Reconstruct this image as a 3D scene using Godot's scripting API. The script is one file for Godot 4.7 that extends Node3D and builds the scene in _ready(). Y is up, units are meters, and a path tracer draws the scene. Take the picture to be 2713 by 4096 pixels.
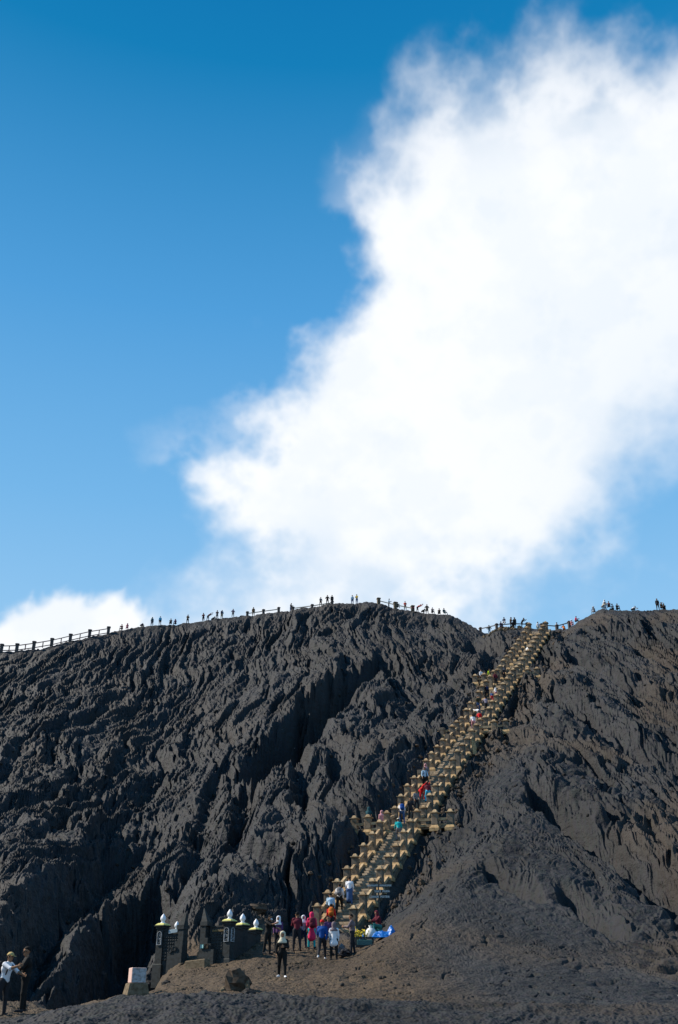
extends Node3D
# A stone stairway climbing a black ash volcano to its crater rim, a steam plume behind the rim,
# a small walled shrine, walkers and sitters on the steps and along the skyline.

var noise := FastNoiseLite.new()
var cells := FastNoiseLite.new()
var M := {}
var names := {}

# ---------------------------------------------------------------- light, sky, camera
func _ready():
	noise.noise_type = FastNoiseLite.TYPE_SIMPLEX_SMOOTH
	noise.seed = 11
	noise.frequency = 1.0
	noise.fractal_type = FastNoiseLite.FRACTAL_NONE
	cells.noise_type = FastNoiseLite.TYPE_CELLULAR
	cells.seed = 4
	cells.frequency = 1.0
	cells.fractal_type = FastNoiseLite.FRACTAL_NONE
	cells.cellular_return_type = FastNoiseLite.RETURN_DISTANCE2_SUB

	var cam := Camera3D.new()
	cam.name = "camera"
	cam.fov = 54.4
	cam.near = 0.1
	cam.far = 6000.0
	cam.position = Vector3(0, 1.6, 0)
	cam.rotation_degrees = Vector3(26.9, 0, 0)
	add_child(cam)
	cam.current = true

	var env := Environment.new()
	env.background_mode = Environment.BG_SKY
	var sky := Sky.new()
	var pano := PanoramaSkyMaterial.new()
	pano.panorama = sky_picture()
	sky.sky_material = pano
	env.sky = sky
	env.tonemap_mode = Environment.TONE_MAPPER_LINEAR
	env.tonemap_exposure = EXPOSURE
	env.sdfgi_enabled = true
	env.ssao_enabled = true
	env.ssil_enabled = true
	var we := WorldEnvironment.new()
	we.name = "world_environment"
	we.environment = env
	add_child(we)

	var sun := DirectionalLight3D.new()
	sun.name = "sun"
	sun.light_energy = 1.6
	sun.light_color = Color(1.0, 0.96, 0.90)
	sun.light_angular_distance = 0.5
	sun.shadow_enabled = true
	add_child(sun)
	sun.look_at_from_position(Vector3(-74.6, 64.3, -17.5), Vector3.ZERO)

	build_land()
	build_all()

# ---------------------------------------------------------------- sky
const SKY_W := 4096
const SKY_H := 2048
# outlines of the steam plume and of the small cumulus, as azimuth and elevation in degrees
const PLUME := [-10.5, 19.5, -8.4, 23.0, -6.4, 25.1, -9.1, 26.9, -9.1, 28.9, -5.3, 30.1, -5.1, 32.3, -2.8, 34.4, -2.3, 36.6, 2.6, 39.8, 1.2, 41.6, 2.6, 44.1, 4.9, 45.4, 5.6, 46.7, 6.1, 47.8, 7.0, 48.6, 8.6, 49.3, 10.8, 49.8, 12.8, 50.2, 16.2, 50.3, 21.5, 49.4, 25.0, 47.7,
	28.1, 46.3, 31.6, 43.0, 31.4, 38.9, 27.8, 30.7, 21.6, 30.1, 19.0, 27.6, 16.6, 25.1, 13.2, 23.4, 10.8, 22.4, 9.1, 20.6, 8.1, 15.0, -4.7, 15.0]
const CUMULUS := [-24.7, 14.0, -22.1, 18.3, -19.8, 19.2, -18.1, 20.6, -16.5, 21.3, -15.2, 21.0, -13.7, 21.3, -12.4, 21.3, -11.7, 20.4, -11.7, 19.2, -13.6, 14.0]

func inside_by(poly: Array, x: float, y: float, sx: float) -> float:
	var best := 1e9
	var inside := false
	var n := poly.size() / 2
	for i in n:
		var j := (i + n - 1) % n
		var ax: float = poly[2 * i] * sx
		var ay: float = poly[2 * i + 1]
		var bx: float = poly[2 * j] * sx
		var by: float = poly[2 * j + 1]
		if (ay > y) != (by > y) and x * sx < (bx - ax) * (y - ay) / (by - ay) + ax:
			inside = not inside
		var dx := bx - ax
		var dy := by - ay
		var t := clampf(((x * sx - ax) * dx + (y - ay) * dy) / (dx * dx + dy * dy), 0.0, 1.0)
		best = minf(best, Vector2(ax + dx * t - x * sx, ay + dy * t - y).length())
	return best if inside else -best

func puffs(d: Vector3) -> float:   # billowing detail of a cloud's edge, about -1 .. 1
	var v := 0.0
	var amp := 0.5
	var f := 9.0
	for o in 6:
		v += amp * (1.0 - 2.0 * absf(noise.get_noise_3d(d.x * f + o * 7.1, d.y * f, d.z * f))) * (1.0 if o < 4 else 0.8)
		amp *= 0.55
		f *= 2.05
	return v

func wisps(d: Vector3) -> float:
	var v := 0.0
	var amp := 0.5
	var f := 6.0
	for o in 6:
		v += amp * noise.get_noise_3d(d.x * f - 3.0, d.y * f * 1.3 + o * 3.7, d.z * f)
		amp *= 0.55
		f *= 2.1
	return v

var sky_rows := []

const EXPOSURE := 1.35
const AIR := [[0, 0.40, 0.64, 0.90], [10, 0.31, 0.59, 0.89], [18, 0.31, 0.59, 0.89], [27, 0.18, 0.47, 0.82], [38, 0.082, 0.345, 0.71], [51, 0.008, 0.21, 0.49], [62, 0.002, 0.14, 0.40], [90, 0.0, 0.09, 0.30]]

func air(el: float) -> Vector3:   # colour of the clear air by elevation, as it should come out
	return Vector3(tab(AIR, el, 1), tab(AIR, el, 2), tab(AIR, el, 3))

func sky_row(j: int) -> void:
	var el := 90.0 - (j + 0.5) * 180.0 / SKY_H
	var out := PackedFloat32Array()
	out.resize(SKY_W * 3)
	var e := maxf(el, 0.0)
	# clear air: deep blue overhead, paler towards the horizon
	var c := air(e) / EXPOSURE
	var ce := cos(deg_to_rad(el))
	var se := sin(deg_to_rad(el))
	for i in SKY_W:
		var az := (i + 0.5) * 360.0 / SKY_W   # the panorama begins at -z and runs east
		if az > 180.0:
			az -= 360.0
		var col := c
		if el > 0.0 and el < 62.0:
			var d := Vector3(sin(deg_to_rad(az)) * ce, se, -cos(deg_to_rad(az)) * ce)
			var a := 0.0
			var shade := 0.0
			if az > -32.0 and az < 52.0 and el > 10.0:
				var pf := puffs(d)
				var ws := wisps(d)
				var q := inside_by(PLUME, az, el, 0.82)
				# crisp billows on the windward side, dissolving steam to the east, the foot and the top
				var east := smoothstep(6.0, 24.0, az + ws * 6.0) * smoothstep(46.0, 30.0, el)
				var foot := smoothstep(27.0, 19.0, el + ws * 3.0)
				var top := smoothstep(43.5, 49.5, el + ws * 2.0)
				var soft := 1.6 + 3.6 * maxf(east, maxf(foot * 0.9, top * 0.35))
				var f := q - 0.15 + 1.25 * (pf - 0.25) + 2.0 * ws * (0.6 + soft * 0.25)
				a = smoothstep(-soft, soft * 1.1, f)
				a *= 1.0 - 0.35 * foot * smoothstep(0.35, -0.4, ws + 0.2 * pf) - 0.30 * top * smoothstep(0.35, -0.35, ws + 0.3 * pf) - 0.10 * top
				a = maxf(a, (0.30 - 0.18 * top) * smoothstep(-3.6, 0.0, q + 2.0 * ws) * smoothstep(-0.1, 0.3, ws))
				shade = 0.05 + 0.08 * smoothstep(0.15, -0.3, ws) + 0.12 * east + 0.05 * smoothstep(0.3, -0.2, pf)
				if az < -5.0 and el < 26.0:
					var q2 := inside_by(CUMULUS, az, el, 0.95)
					var a2 := smoothstep(-0.5, 0.6, q2 + 0.9 * (pf - 0.25) + 0.5 * ws)
					a = maxf(a, a2)
			else:
				# fair-weather cumulus low down all round, as the one in view
				var cl := wisps(d * 0.8) + 0.35 * puffs(d * 0.7) * 0.6
				var low := smoothstep(2.0, 8.0, el) * smoothstep(30.0, 16.0, el)
				a = smoothstep(0.16, 0.34, cl * low)
				shade = 0.12 * smoothstep(0.5, 0.2, cl)
			if a > 0.0:
				var white := Vector3(1.04, 1.05, 1.07).lerp(Vector3(0.62, 0.76, 0.90), clampf(shade * 2.2, 0.0, 0.6)) / EXPOSURE
				col = c.lerp(white, clampf(a, 0.0, 1.0))
		elif el <= 0.0:
			col = Vector3(0.06, 0.06, 0.06)
		out[3 * i] = col.x
		out[3 * i + 1] = col.y
		out[3 * i + 2] = col.z
	sky_rows[j] = out

func sky_picture() -> ImageTexture:
	sky_rows.resize(SKY_H)
	var id := WorkerThreadPool.add_group_task(sky_row, SKY_H)
	WorkerThreadPool.wait_for_group_task_completion(id)
	var all := PackedFloat32Array()
	for r in sky_rows:
		all.append_array(r)
	sky_rows.clear()
	return ImageTexture.create_from_image(Image.create_from_data(SKY_W, SKY_H, false, Image.FORMAT_RGBF, all.to_byte_array()))

# ---------------------------------------------------------------- the lie of the land
# a crater flank and a stairway rib; distances in metres, x east, -z uphill; tables run over the bearing x / -z
const S := 1.18      # the tables below are in units of 1.18 m, measured from the eye
const EYE := Vector3(0, 1.6, 0)
const RIM := [[-0.6, 124, 42], [-0.36, 128, 45.4], [-0.311, 130, 46.75], [-0.267, 134, 49.7], [-0.209, 139, 53.3], [-0.168, 141, 54.4], [-0.104, 142, 56], [-0.062, 141, 56.4], [-0.011, 139, 56.7], [0.031, 138, 56.7], [0.045, 137, 56.1], [0.068, 136, 54.7], [0.091, 134, 53.5], [0.118, 131, 52.1], [0.136, 129, 50.1], [0.150, 126, 47.9], [0.2, 124, 45], [0.3, 124, 40], [0.5, 120, 20]]
const TOE := [[-0.6, 20, 0.5], [-0.304, 29, 1.5], [-0.192, 46, 3.5], [-0.127, 50, 6.15], [-0.076, 57, 9.0], [-0.027, 66, 12.8], [0.037, 76, 17.6], [0.094, 86, 22], [0.131, 96, 28], [0.186, 115, 40], [0.24, 112, 36], [0.4, 100, 10]]
const APRON := [[-60, -1], [0, 0], [12, 1.0], [18, 1.6], [22, 1.75], [27, 1.85], [35, 2.65], [40, 3.1], [46, 4.2], [54, 5.5], [60, 6.3], [80, 8]]
const CLIMB := [[-30, -12.0], [0, 5.4], [5.6, 8.55], [10.9, 11.75], [12.1, 12.0], [15.5, 14.3], [21.5, 17.75], [28.9, 21.9], [30.1, 22.15], [33.7, 24.6], [42.2, 29.5], [45.3, 31.2], [46.5, 31.45], [50, 33.6], [56, 37.0], [63.7, 41.6], [68.2, 44.3], [71.5, 46.2], [140, -6]]
const SHOULDER := [[1.5, -0.4], [2.4, -0.8], [5, 0.4], [7.6, 1.1], [12, 0.5], [16, 0], [40, -1]]
const LANDINGS := [11.5, 29.5, 45.9]
const STAIR_FOOT := Vector2(-0.15, -53.6)
const UP := Vector2(0.3697, -0.9291)       # the way the stairs climb
const ACROSS := Vector2(0.9291, 0.3697)    # to the right of a climber

func tab(t: Array, x: float, c: int) -> float:
	if x <= t[0][0]:
		return t[0][c]
	for i in range(1, t.size()):
		if x < t[i][0]:
			return lerpf(t[i - 1][c], t[i][c], (x - t[i - 1][0]) / (t[i][0] - t[i - 1][0]))
	return t[t.size() - 1][c]

func smax(a: float, b: float, k: float) -> float:
	var h := clampf(0.5 + 0.5 * (a - b) / k, 0.0, 1.0)
	return b * (1.0 - h) + a * h + k * h * (1.0 - h)

func along(x: float, z: float) -> Vector2:   # x: metres up the stair line, y: metres to its right
	var v := Vector2(x, z) - STAIR_FOOT
	return Vector2(v.dot(UP), v.dot(ACROSS))

# gullies and hollows: [width, depth, x, z, x, z, ...]
const GULLIES := [
	[2.2, 5.0, 4.5, -112.0, 0.3, -106.0, -2.5, -102.0],
	[3.4, 8.5, -1.1, -101.0, -4.0, -96.0, -5.8, -89.5, -6.9, -85.0],
	[1.6, 2.4, -15.4, -72.0, -14.7, -61.0, -14.7, -54.0, -12.4, -42.0, -11.0, -35.0],
	[2.2, 4.2, -11.2, -60.0, -10.4, -49.5, -9.9, -42.0, -9.2, -37.0],
	[1.1, 2.4, -8.3, -52.0, -8.4, -44.0, -7.9, -39.0],
	[1.2, 1.6, -3.4, -83.0, -3.1, -76.0, -2.7, -70.5],
	[1.1, 1.4, -0.5, -81.0, 0.0, -74.0],
	[1.3, 1.5, -7.3, -62.0, -6.7, -69.0, -7.6, -79.0],
	[1.2, 1.5, -10.8, -86.0, -9.2, -68.0, -9.4, -57.0],
	[2.2, 2.0, 16.6, -119.0, 18.5, -114.0, 14.0, -99.0],
	[1.7, 3.4, 12.5, -63.5, 13.8, -58.0, 15.0, -52.0, 15.5, -46.0],
	[0.9, 1.2, 7.4, -52.5, 8.6, -48.5],
	[0.9, 1.2, 10.4, -48.5, 10.9, -44.0],
	[1.2, 1.6, 30.4, -110.0, 33.0, -104.0, 37.0, -97.0],
	[1.4, 1.8, 24.5, -99.8, 24.5, -92.0, 27.0, -84.0],
	[1.2, 1.4, 18.5, -84.0, 20.5, -74.0, 23.0, -66.0],
]

func gully_cut(x: float, z: float) -> float:
	var cut := 0.0
	var p := Vector2(x, z)
	for g in GULLIES:
		var best := 1e9
		var w: float = g[0]
		for i in range(2, g.size() - 2, 2):
			var a := Vector2(g[i], g[i + 1])
			var b := Vector2(g[i + 2], g[i + 3])
			var ab := b - a
			var t := clampf((p - a).dot(ab) / ab.length_squared(), 0.0, 1.0)
			var q := p - a - ab * t
			var m := absf(q.x) * 1.0 + absf(q.y) * 0.6
			# the western side is the steep one
			if q.x < 0.0:
				m *= 2.0
			best = minf(best, m)
		if best < w * 1.6:
			cut = maxf(cut, g[1] * smoothstep(w * 1.6, 0.1, best))
	return cut

func lie(x: float, z: float) -> float:
	var zd := -z
	var a := x / maxf(zd, 4.0)
	var sw := along(x, z)
	var s := sw.x
	var w := sw.y
	var g := tab(APRON, zd, 1) + 0.26 * exp(-pow((x + 2.2) / 3.4, 2.0) - pow((z + 19.5) / 3.0, 2.0))
	g -= 0.03 * maxf(0.0, absf(x) - 30.0) + 0.12 * clampf(-3.0 - x, 0.0, 6.0) * smoothstep(18.0, 38.0, zd)
	g -= 0.25 * smoothstep(-3.5, -6.0, x) * smoothstep(10.0, 15.0, zd) * smoothstep(28.0, 23.0, zd)
	var top := smoothstep(56.0, 68.0, s)
	var k := 0.0
	if w > 0.0:
		var r := 0.13 * maxf(w - 1.5, 0.0) - 0.36 * maxf(0.0, w - 7.5)
		k = lerpf(r, tab(SHOULDER, w, 1), top)
	else:
		var bank := 1.9 * (1.0 - 0.8 * smoothstep(24.0, 36.0, s)) * smoothstep(-6.0, 2.0, s)
		var l := bank * smoothstep(1.4, 3.6, -w) - 0.55 * maxf(0.0, -w - 6.0)
		k = lerpf(l, 0.15 * clampf(-w - 1.5, 0.0, 4.0) - 0.5 * maxf(0.0, -w - 6.0), top)
	# the three landings reach out to both sides
	for sl in LANDINGS:
		k = lerpf(k, tab(CLIMB, sl, 1) - tab(CLIMB, s, 1) - 0.15, smoothstep(1.5, 0.7, absf(s - sl)) * smoothstep(4.6, 3.6, absf(w)))
	var b := smax(tab(CLIMB, s, 1) + k, g, lerpf(0.6, 8.0, smoothstep(1.5, 7.0, w)))
	var dt := tab(TOE, a, 1)
	var ht := tab(TOE, a, 2)
	var dr := tab(RIM, a, 1)
	var hr := tab(RIM, a, 2)
	var t := (zd - dt) / (dr - dt)
	var bend := lerpf(0.55, 0.15, smoothstep(-0.2, 0.02, a))   # the western flank steepens towards the rim
	var p := t if t < 0.0 else (1.0 - bend) * t + bend * pow(t, 2.2)
	var flank := ht + (hr - ht) * p if t < 1.0 else hr - (zd - dr) * 0.7
	if zd < 4.0:
		flank = -99.0
	var h := smax(flank, b, 0.8)
	var near_stairs := smoothstep(1.2, 2.6, absf(w)) if s > -3.0 else 1.0
	h -= gully_cut(x, z) * near_stairs
	return maxf(h, -4.0 + 0.0 * g)

# the lie of the land is kept on a half-metre lattice and read back smoothly
const LX := -80.0
const LZ := -190.0
const LNX := 321
const LNZ := 401
var lattice := PackedFloat32Array()
var lattice_rows := []

func lattice_row(j: int) -> void:
	var row := PackedFloat32Array()
	row.resize(LNX)
	for i in LNX:
		row[i] = lie(LX + i * 0.5, LZ + j * 0.5)
	lattice_rows[j] = row

func coarse(x: float, z: float) -> float:
	var fx := clampf((x - LX) * 2.0, 0.0, LNX - 1.001)
	var fz := clampf((z - LZ) * 2.0, 0.0, LNZ - 1.001)
	var i := int(fx)
	var j := int(fz)
	var u := fx - i
	var v := fz - j
	var o := j * LNX + i
	return lerpf(lerpf(lattice[o], lattice[o + 1], u), lerpf(lattice[o + LNX], lattice[o + LNX + 1], u), v)

# height of the ground; a finer look gives the ribs, runnels and lumps of the eroded ash
func ground(x: float, z: float) -> float:
	return 1.6 + S * (rough(x / S, z / S).x - 1.6)

# x: height, y: how brown the ash is here (0 blue grey, 1 brown), z: how loose and smooth it is, w: tone
func rough(x: float, z: float) -> Vector4:
	var h := coarse(x, z)
	var sw := along(x, z)
	var s := sw.x
	var w := sw.y
	var zd := -z
	# plaza and foreground: trodden ash
	var flat := smoothstep(-1.0, -5.0, s + 0.15 * maxf(0.0, absf(w) - 6.0)) * smoothstep(10.5, 7.0, absf(x + 1.0) - 0.10 * (zd - 20.0))
	if x < -4.0:
		flat *= smoothstep(1.0, 0.3, h - tab(APRON, zd, 1) + 0.12 * clampf(-3.0 - x, 0.0, 6.0) * smoothstep(18.0, 38.0, zd)) * lerpf(1.0, smoothstep(-8.2, -6.8, x), smoothstep(30.0, 34.0, zd))
	var stair := smoothstep(2.0, 1.3, absf(w)) * smoothstep(-1.5, 0.0, s) * smoothstep(75.0, 72.0, s)
	var east := smoothstep(-3.0, 3.0, w)
	# fall lines fan out from the crater
	var west_u := atan2(x - 2.0, z + 1000.0) * 890.0
	var west_r := Vector2(x - 2.0, z + 1000.0).length()
	var east_u := atan2(x - 10.0, z + 260.0) * 165.0
	var east_r := Vector2(x - 10.0, z + 260.0).length()
	var u := west_u if east < 0.5 else east_u + 300.0
	var r := west_r if east < 0.5 else east_r
	u += 1.6 * noise.get_noise_2d(x * 0.06, z * 0.05) + 0.7 * noise.get_noise_2d(x * 0.2 + 40.0, z * 0.16) + 0.22 * noise.get_noise_2d(x * 0.7, z * 0.6 + 9.0)
	var ash := smoothstep(0.1, 0.5, noise.get_noise_2d(x * 0.045 + 20.0, z * 0.03)) # smoother fans of loose ash
	var lower_east := east * smoothstep(34.0, 14.0, s + maxf(0.0, w - 6.0) * 2.0) * smoothstep(1.0, 3.5, w) * smoothstep(19.0, 12.0, w + maxf(0.0, s) * 0.25)
	ash = maxf(ash * 0.7, lower_east * 0.85)
	# every relief is drawn out down the fall line; sharp-bottomed runnels between rounded ribs
	var patch := smoothstep(-0.4, 0.4, noise.get_noise_2d(x * 0.10 + 60.0, z * 0.06))
	var calm := (1.0 - 0.45 * ash) * (1.0 - 0.80 * lower_east)
	var d := 1.15 * calm * (absf(noise.get_noise_2d(u * 0.13, r * 0.016)) - 0.33)
	d += 0.95 * calm * (absf(noise.get_noise_2d(u * 0.32 + 50.0, r * 0.032)) - 0.33)
	d += 0.62 * (0.65 + 0.35 * calm) * (absf(noise.get_noise_2d(u * 0.72, r * 0.07 + 30.0)) - 0.33)
	d += 0.50 * calm * (absf(noise.get_noise_2d(u * 1.45 + 3.0, r * 0.17)) - 0.33) * (0.6 + 0.6 * patch)
	d += 0.34 * (0.35 + 0.65 * calm) * (absf(noise.get_noise_2d(u * 2.7 - 60.0, r * 0.40)) - 0.33) * (0.7 + 0.4 * patch)
	d += 0.19 * (0.5 + 0.5 * calm) * (absf(noise.get_noise_2d(u * 5.2 + 5.0, r * 0.95)) - 0.33)
	var pit := noise.get_noise_2d(u * 0.62 + 11.0, r * 0.085)
	d -= 0.9 * smoothstep(0.30, 0.72, pit) * calm * (0.5 + 0.5 * patch)
	var pit2 := noise.get_noise_2d(u * 1.3 - 31.0, r * 0.19)
	d -= 0.42 * smoothstep(0.32, 0.70, pit2) * calm
	var lump2 := noise.get_noise_2d(x * 1.6, z * 0.9)
	var grain := absf(noise.get_noise_2d(x * 4.0, z * 2.4)) - 0.3
	var grit := noise.get_noise_2d(u * 7.0, r * 2.0)
	d += 0.06 * grit
	d *= lerpf(0.75, 1.0, smoothstep(30.0, 75.0, zd))
	d *= lerpf(1.0, lerpf(0.4, 1.0, smoothstep(-6.0, 4.0, s + maxf(0.0, w - 9.0) * 1.5)), east)
	# the trodden crest keeps its line
	var crest := smoothstep(3.4, 0.3, absf(h - crest_height(x, z)))
	d *= 1.0 - 0.80 * crest
	var tramped := 0.07 * noise.get_noise_2d(x * 0.5, z * 0.4) + 0.025 * noise.get_noise_2d(x * 1.7, z * 1.3) + 0.02 * grit + 0.012 * noise.get_noise_2d(x * 14.0, z * 9.0)
	# rain runnels across the plaza
	var run := absf(noise.get_noise_2d(x * 0.42 + 0.35 * noise.get_noise_2d(x * 0.9, z * 0.7), z * 0.11 + 3.0 + 0.1 * x))
	var front := smoothstep(25.5, 23.0, zd + 0.25 * x)
	tramped -= (1.0 - front) * 0.16 * smoothstep(0.075, 0.0, run) * smoothstep(-0.3, 0.3, noise.get_noise_2d(x * 0.25, z * 0.3))
	tramped += front * (0.025 * lump2 + 0.012 * grain + 0.09 * (absf(noise.get_noise_2d(x * 0.55 - z * 0.5, z * 0.22 + 0.12 * x)) - 0.3) + 0.05 * absf(noise.get_noise_2d(x * 0.9 + z * 0.3, z * 0.5)))
	d = lerpf(d, tramped, flat)
	d = lerpf(d, -0.22 + 0.06 * lump2, stair)
	var brown := clampf(flat * (1.0 - front) * 1.1 * smoothstep(5.0, 0.5, x) + 0.32 * smoothstep(0.05, 0.6, noise.get_noise_2d(u / 9.0 + 80.0, r / 16.0)) * (0.35 + 0.65 * east), 0.0, 1.0)
	var tone := (1.0 - 0.25 * flat * front) * (1.0 - 0.2 * lower_east) + 0.22 * noise.get_noise_2d(u / 4.0 + 7.0, r / 9.0) + 0.16 * noise.get_noise_2d(x * 1.3, z * 0.9 + h) + 0.10 * grit
	return Vector4(h + d, brown, maxf(flat, ash), tone)

func crest_height(x: float, z: float) -> float:
	var a := x / maxf(-z, 4.0)
	return tab(RIM, a, 2) if a < 0.16 else 46.2

const COLS := 1260
const ROWS := 900
var band_rows := []
var band_tint := []

func column_bearing(i: int) -> float:
	# fine inside +-0.37, coarser out to +-0.6
	var t := i / float(COLS - 1) * 2.0 - 1.0
	var m := absf(t)
	return signf(t) * (m / 0.93 * 0.365 if m < 0.93 else 0.365 + (m - 0.93) / 0.07 * 0.235)

func row_depth(j: int) -> float:
	return 12.0 * pow(156.0 / 12.0, j / float(ROWS - 1))

func land_row(j: int) -> void:
	var zd := row_depth(j)
	var pts := PackedVector3Array()
	var tint := PackedColorArray()
	pts.resize(COLS)
	tint.resize(COLS)
	for i in COLS:
		var x := column_bearing(i) * zd
		var q := rough(x, -zd)
		pts[i] = EYE + (Vector3(x, q.x, -zd) - EYE) * S
		var c := Color(0.0225, 0.0236, 0.0258).lerp(Color(0.068, 0.047, 0.028), q.y) * q.w
		tint[i] = Color(c.r, c.g, c.b, 1.0)
	band_rows[j] = pts
	band_tint[j] = tint

func land_normals(j: int) -> PackedVector3Array:
	var out := PackedVector3Array()
	out.resize(COLS)
	var here: PackedVector3Array = band_rows[j]
	var up: PackedVector3Array = band_rows[mini(j + 1, ROWS - 1)]
	var dn: PackedVector3Array = band_rows[maxi(j - 1, 0)]
	for i in COLS:
		out[i] = (here[mini(i + 1, COLS - 1)] - here[maxi(i - 1, 0)]).cross(up[i] - dn[i]).normalized()
	return out

var band_normals := []
func land_normals_row(j: int) -> void:
	band_normals[j] = land_normals(j)

func build_land():
	lattice_rows.resize(LNZ)
	WorkerThreadPool.wait_for_group_task_completion(WorkerThreadPool.add_group_task(lattice_row, LNZ))
	for r in lattice_rows:
		lattice.append_array(r)
	band_rows.resize(ROWS)
	band_tint.resize(ROWS)
	band_normals.resize(ROWS)
	WorkerThreadPool.wait_for_group_task_completion(WorkerThreadPool.add_group_task(land_row, ROWS))
	WorkerThreadPool.wait_for_group_task_completion(WorkerThreadPool.add_group_task(land_normals_row, ROWS))
	M.ash = ash_material()
	var pts := PackedVector3Array()
	var nrm := PackedVector3Array()
	var tint := PackedColorArray()
	for j in ROWS:
		pts.append_array(band_rows[j])
		nrm.append_array(band_normals[j])
		tint.append_array(band_tint[j])
	# two sheets that share their border: the trodden apron below and the flank above
	var low := PackedInt32Array()
	var high := PackedInt32Array()
	for j in ROWS - 1:
		for i in COLS - 1:
			var o := j * COLS + i
			var p := EYE + (pts[o] - EYE) / S
			var sw := along(p.x, p.z)
			var apron := p.z > -60.0 and sw.x < -0.5 and p.y < tab(APRON, -p.z, 1) + 1.0 and absf(p.x + 1.0) < 9.5 + 0.1 * (-p.z - 20.0)
			var tri := [o, o + COLS, o + 1, o + 1, o + COLS, o + COLS + 1]
			if apron:
				low.append_array(tri)
			else:
				high.append_array(tri)
	sheet("ash_ground", pts, nrm, tint, low)
	sheet("volcano_slope", pts, nrm, tint, high)
	band_rows.clear()
	band_tint.clear()
	band_normals.clear()
	build_plain()

func sheet(called: String, pts: PackedVector3Array, nrm: PackedVector3Array, tint: PackedColorArray, idx: PackedInt32Array):
	var lo := idx[0]
	var hi := idx[0]
	for k in idx:
		lo = mini(lo, k)
		hi = maxi(hi, k)
	var moved := PackedInt32Array()
	moved.resize(idx.size())
	for k in idx.size():
		moved[k] = idx[k] - lo
	var arr := []
	arr.resize(Mesh.ARRAY_MAX)
	arr[Mesh.ARRAY_VERTEX] = pts.slice(lo, hi + 1)
	arr[Mesh.ARRAY_NORMAL] = nrm.slice(lo, hi + 1)
	arr[Mesh.ARRAY_COLOR] = tint.slice(lo, hi + 1)
	arr[Mesh.ARRAY_INDEX] = moved
	var mesh := ArrayMesh.new()
	mesh.add_surface_from_arrays(Mesh.PRIMITIVE_TRIANGLES, arr)
	var o := MeshInstance3D.new()
	o.name = called
	o.mesh = mesh
	o.material_override = M.ash
	o.set_meta("kind", "structure")
	add_child(o, true)

func ash_material() -> StandardMaterial3D:
	var m := StandardMaterial3D.new()
	m.resource_name = "volcanic_ash"
	m.vertex_color_use_as_albedo = true
	m.roughness = 0.8
	m.metallic_specular = 0.33
	var n := FastNoiseLite.new()
	n.noise_type = FastNoiseLite.TYPE_SIMPLEX
	n.frequency = 0.02
	n.fractal_octaves = 6
	n.fractal_gain = 0.65
	n.seed = 5
	var t := NoiseTexture2D.new()
	t.width = 1024
	t.height = 1024
	t.seamless = true
	t.noise = n
	t.as_normal_map = true
	t.bump_strength = 10.0
	m.normal_enabled = true
	m.normal_texture = t
	m.normal_scale = 1.0
	m.uv1_triplanar = true
	m.uv1_world_triplanar = true
	m.uv1_scale = Vector3(0.04, 0.04, 0.04)
	return m

# the far ground round about, out to the horizon
func build_plain():
	var xs := []
	var x := -3000.0
	while x < 3000.0:
		xs.append(x)
		x += clampf(absf(x) * 0.12, 3.0, 400.0)
	xs.append(3000.0)
	var zs := []
	var z := -3000.0
	while z < 3000.0:
		zs.append(z)
		z += clampf(absf(z + 60.0) * 0.1, 3.0, 400.0)
	zs.append(3000.0)
	var st := SurfaceTool.new()
	st.begin(Mesh.PRIMITIVE_TRIANGLES)
	for zz in zs:
		for xx in xs:
			var h := coarse(xx, zz)
			if xx < LX or xx > LX + 160.0 or zz > LZ + 200.0 or zz < LZ:
				h = coarse(clampf(xx, LX, LX + 159.0), clampf(zz, LZ, LZ + 199.0))
				var away := maxf(maxf(LX - xx, xx - LX - 159.0), maxf(zz - LZ - 199.0, LZ - zz))
				h = lerpf(h, -6.0, smoothstep(0.0, 220.0, away)) + 1.5 * noise.get_noise_2d(xx * 0.03, zz * 0.03) * smoothstep(0.0, 30.0, away)
			var zd: float = -zz
			if zd > 9.0 and zd < 160.0 and absf(xx / zd) < 0.64:
				h -= 5.0
			st.set_color(Color(0.05, 0.05, 0.053))
			st.set_smooth_group(0)
			st.add_vertex(EYE + (Vector3(xx, h, zz) - EYE) * S)
	var n := xs.size()
	for j in zs.size() - 1:
		for i in n - 1:
			var o := j * n + i
			for k in [o, o + 1, o + n, o + 1, o + n + 1, o + n]:
				st.add_index(k)
	st.generate_normals()
	var m := MeshInstance3D.new()
	m.name = "ash_plain"
	m.mesh = st.commit()
	m.material_override = M.ash
	m.set_meta("kind", "structure")
	add_child(m, true)

# ---------------------------------------------------------------- making things
func lin(r: float, g: float, b: float) -> Color:
	return Color(r, g, b).linear_to_srgb()

func mat(called: String, c: Color, rough_ := 0.85, spec := 0.4, grain := 0.0) -> StandardMaterial3D:
	if not M.has(called):
		var m := StandardMaterial3D.new()
		m.resource_name = called
		m.albedo_color = lin(c.r, c.g, c.b)
		m.roughness = rough_
		m.metallic_specular = spec
		if grain > 0.0:
			m.albedo_texture = M.stain
			m.uv1_triplanar = true
			m.uv1_world_triplanar = true
			m.uv1_scale = Vector3.ONE * grain
		M[called] = m
	return M[called]

func noise_map(seed_: int, freq: float, ramp: Array, size := 512) -> NoiseTexture2D:
	var n := FastNoiseLite.new()
	n.seed = seed_
	n.frequency = freq
	n.fractal_octaves = 5
	var t := NoiseTexture2D.new()
	t.width = size
	t.height = size
	t.seamless = true
	t.noise = n
	var g := Gradient.new()
	g.offsets = PackedFloat32Array([0.0, 0.35, 0.6, 1.0])
	g.colors = PackedColorArray(ramp)
	t.color_ramp = g
	return t

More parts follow.
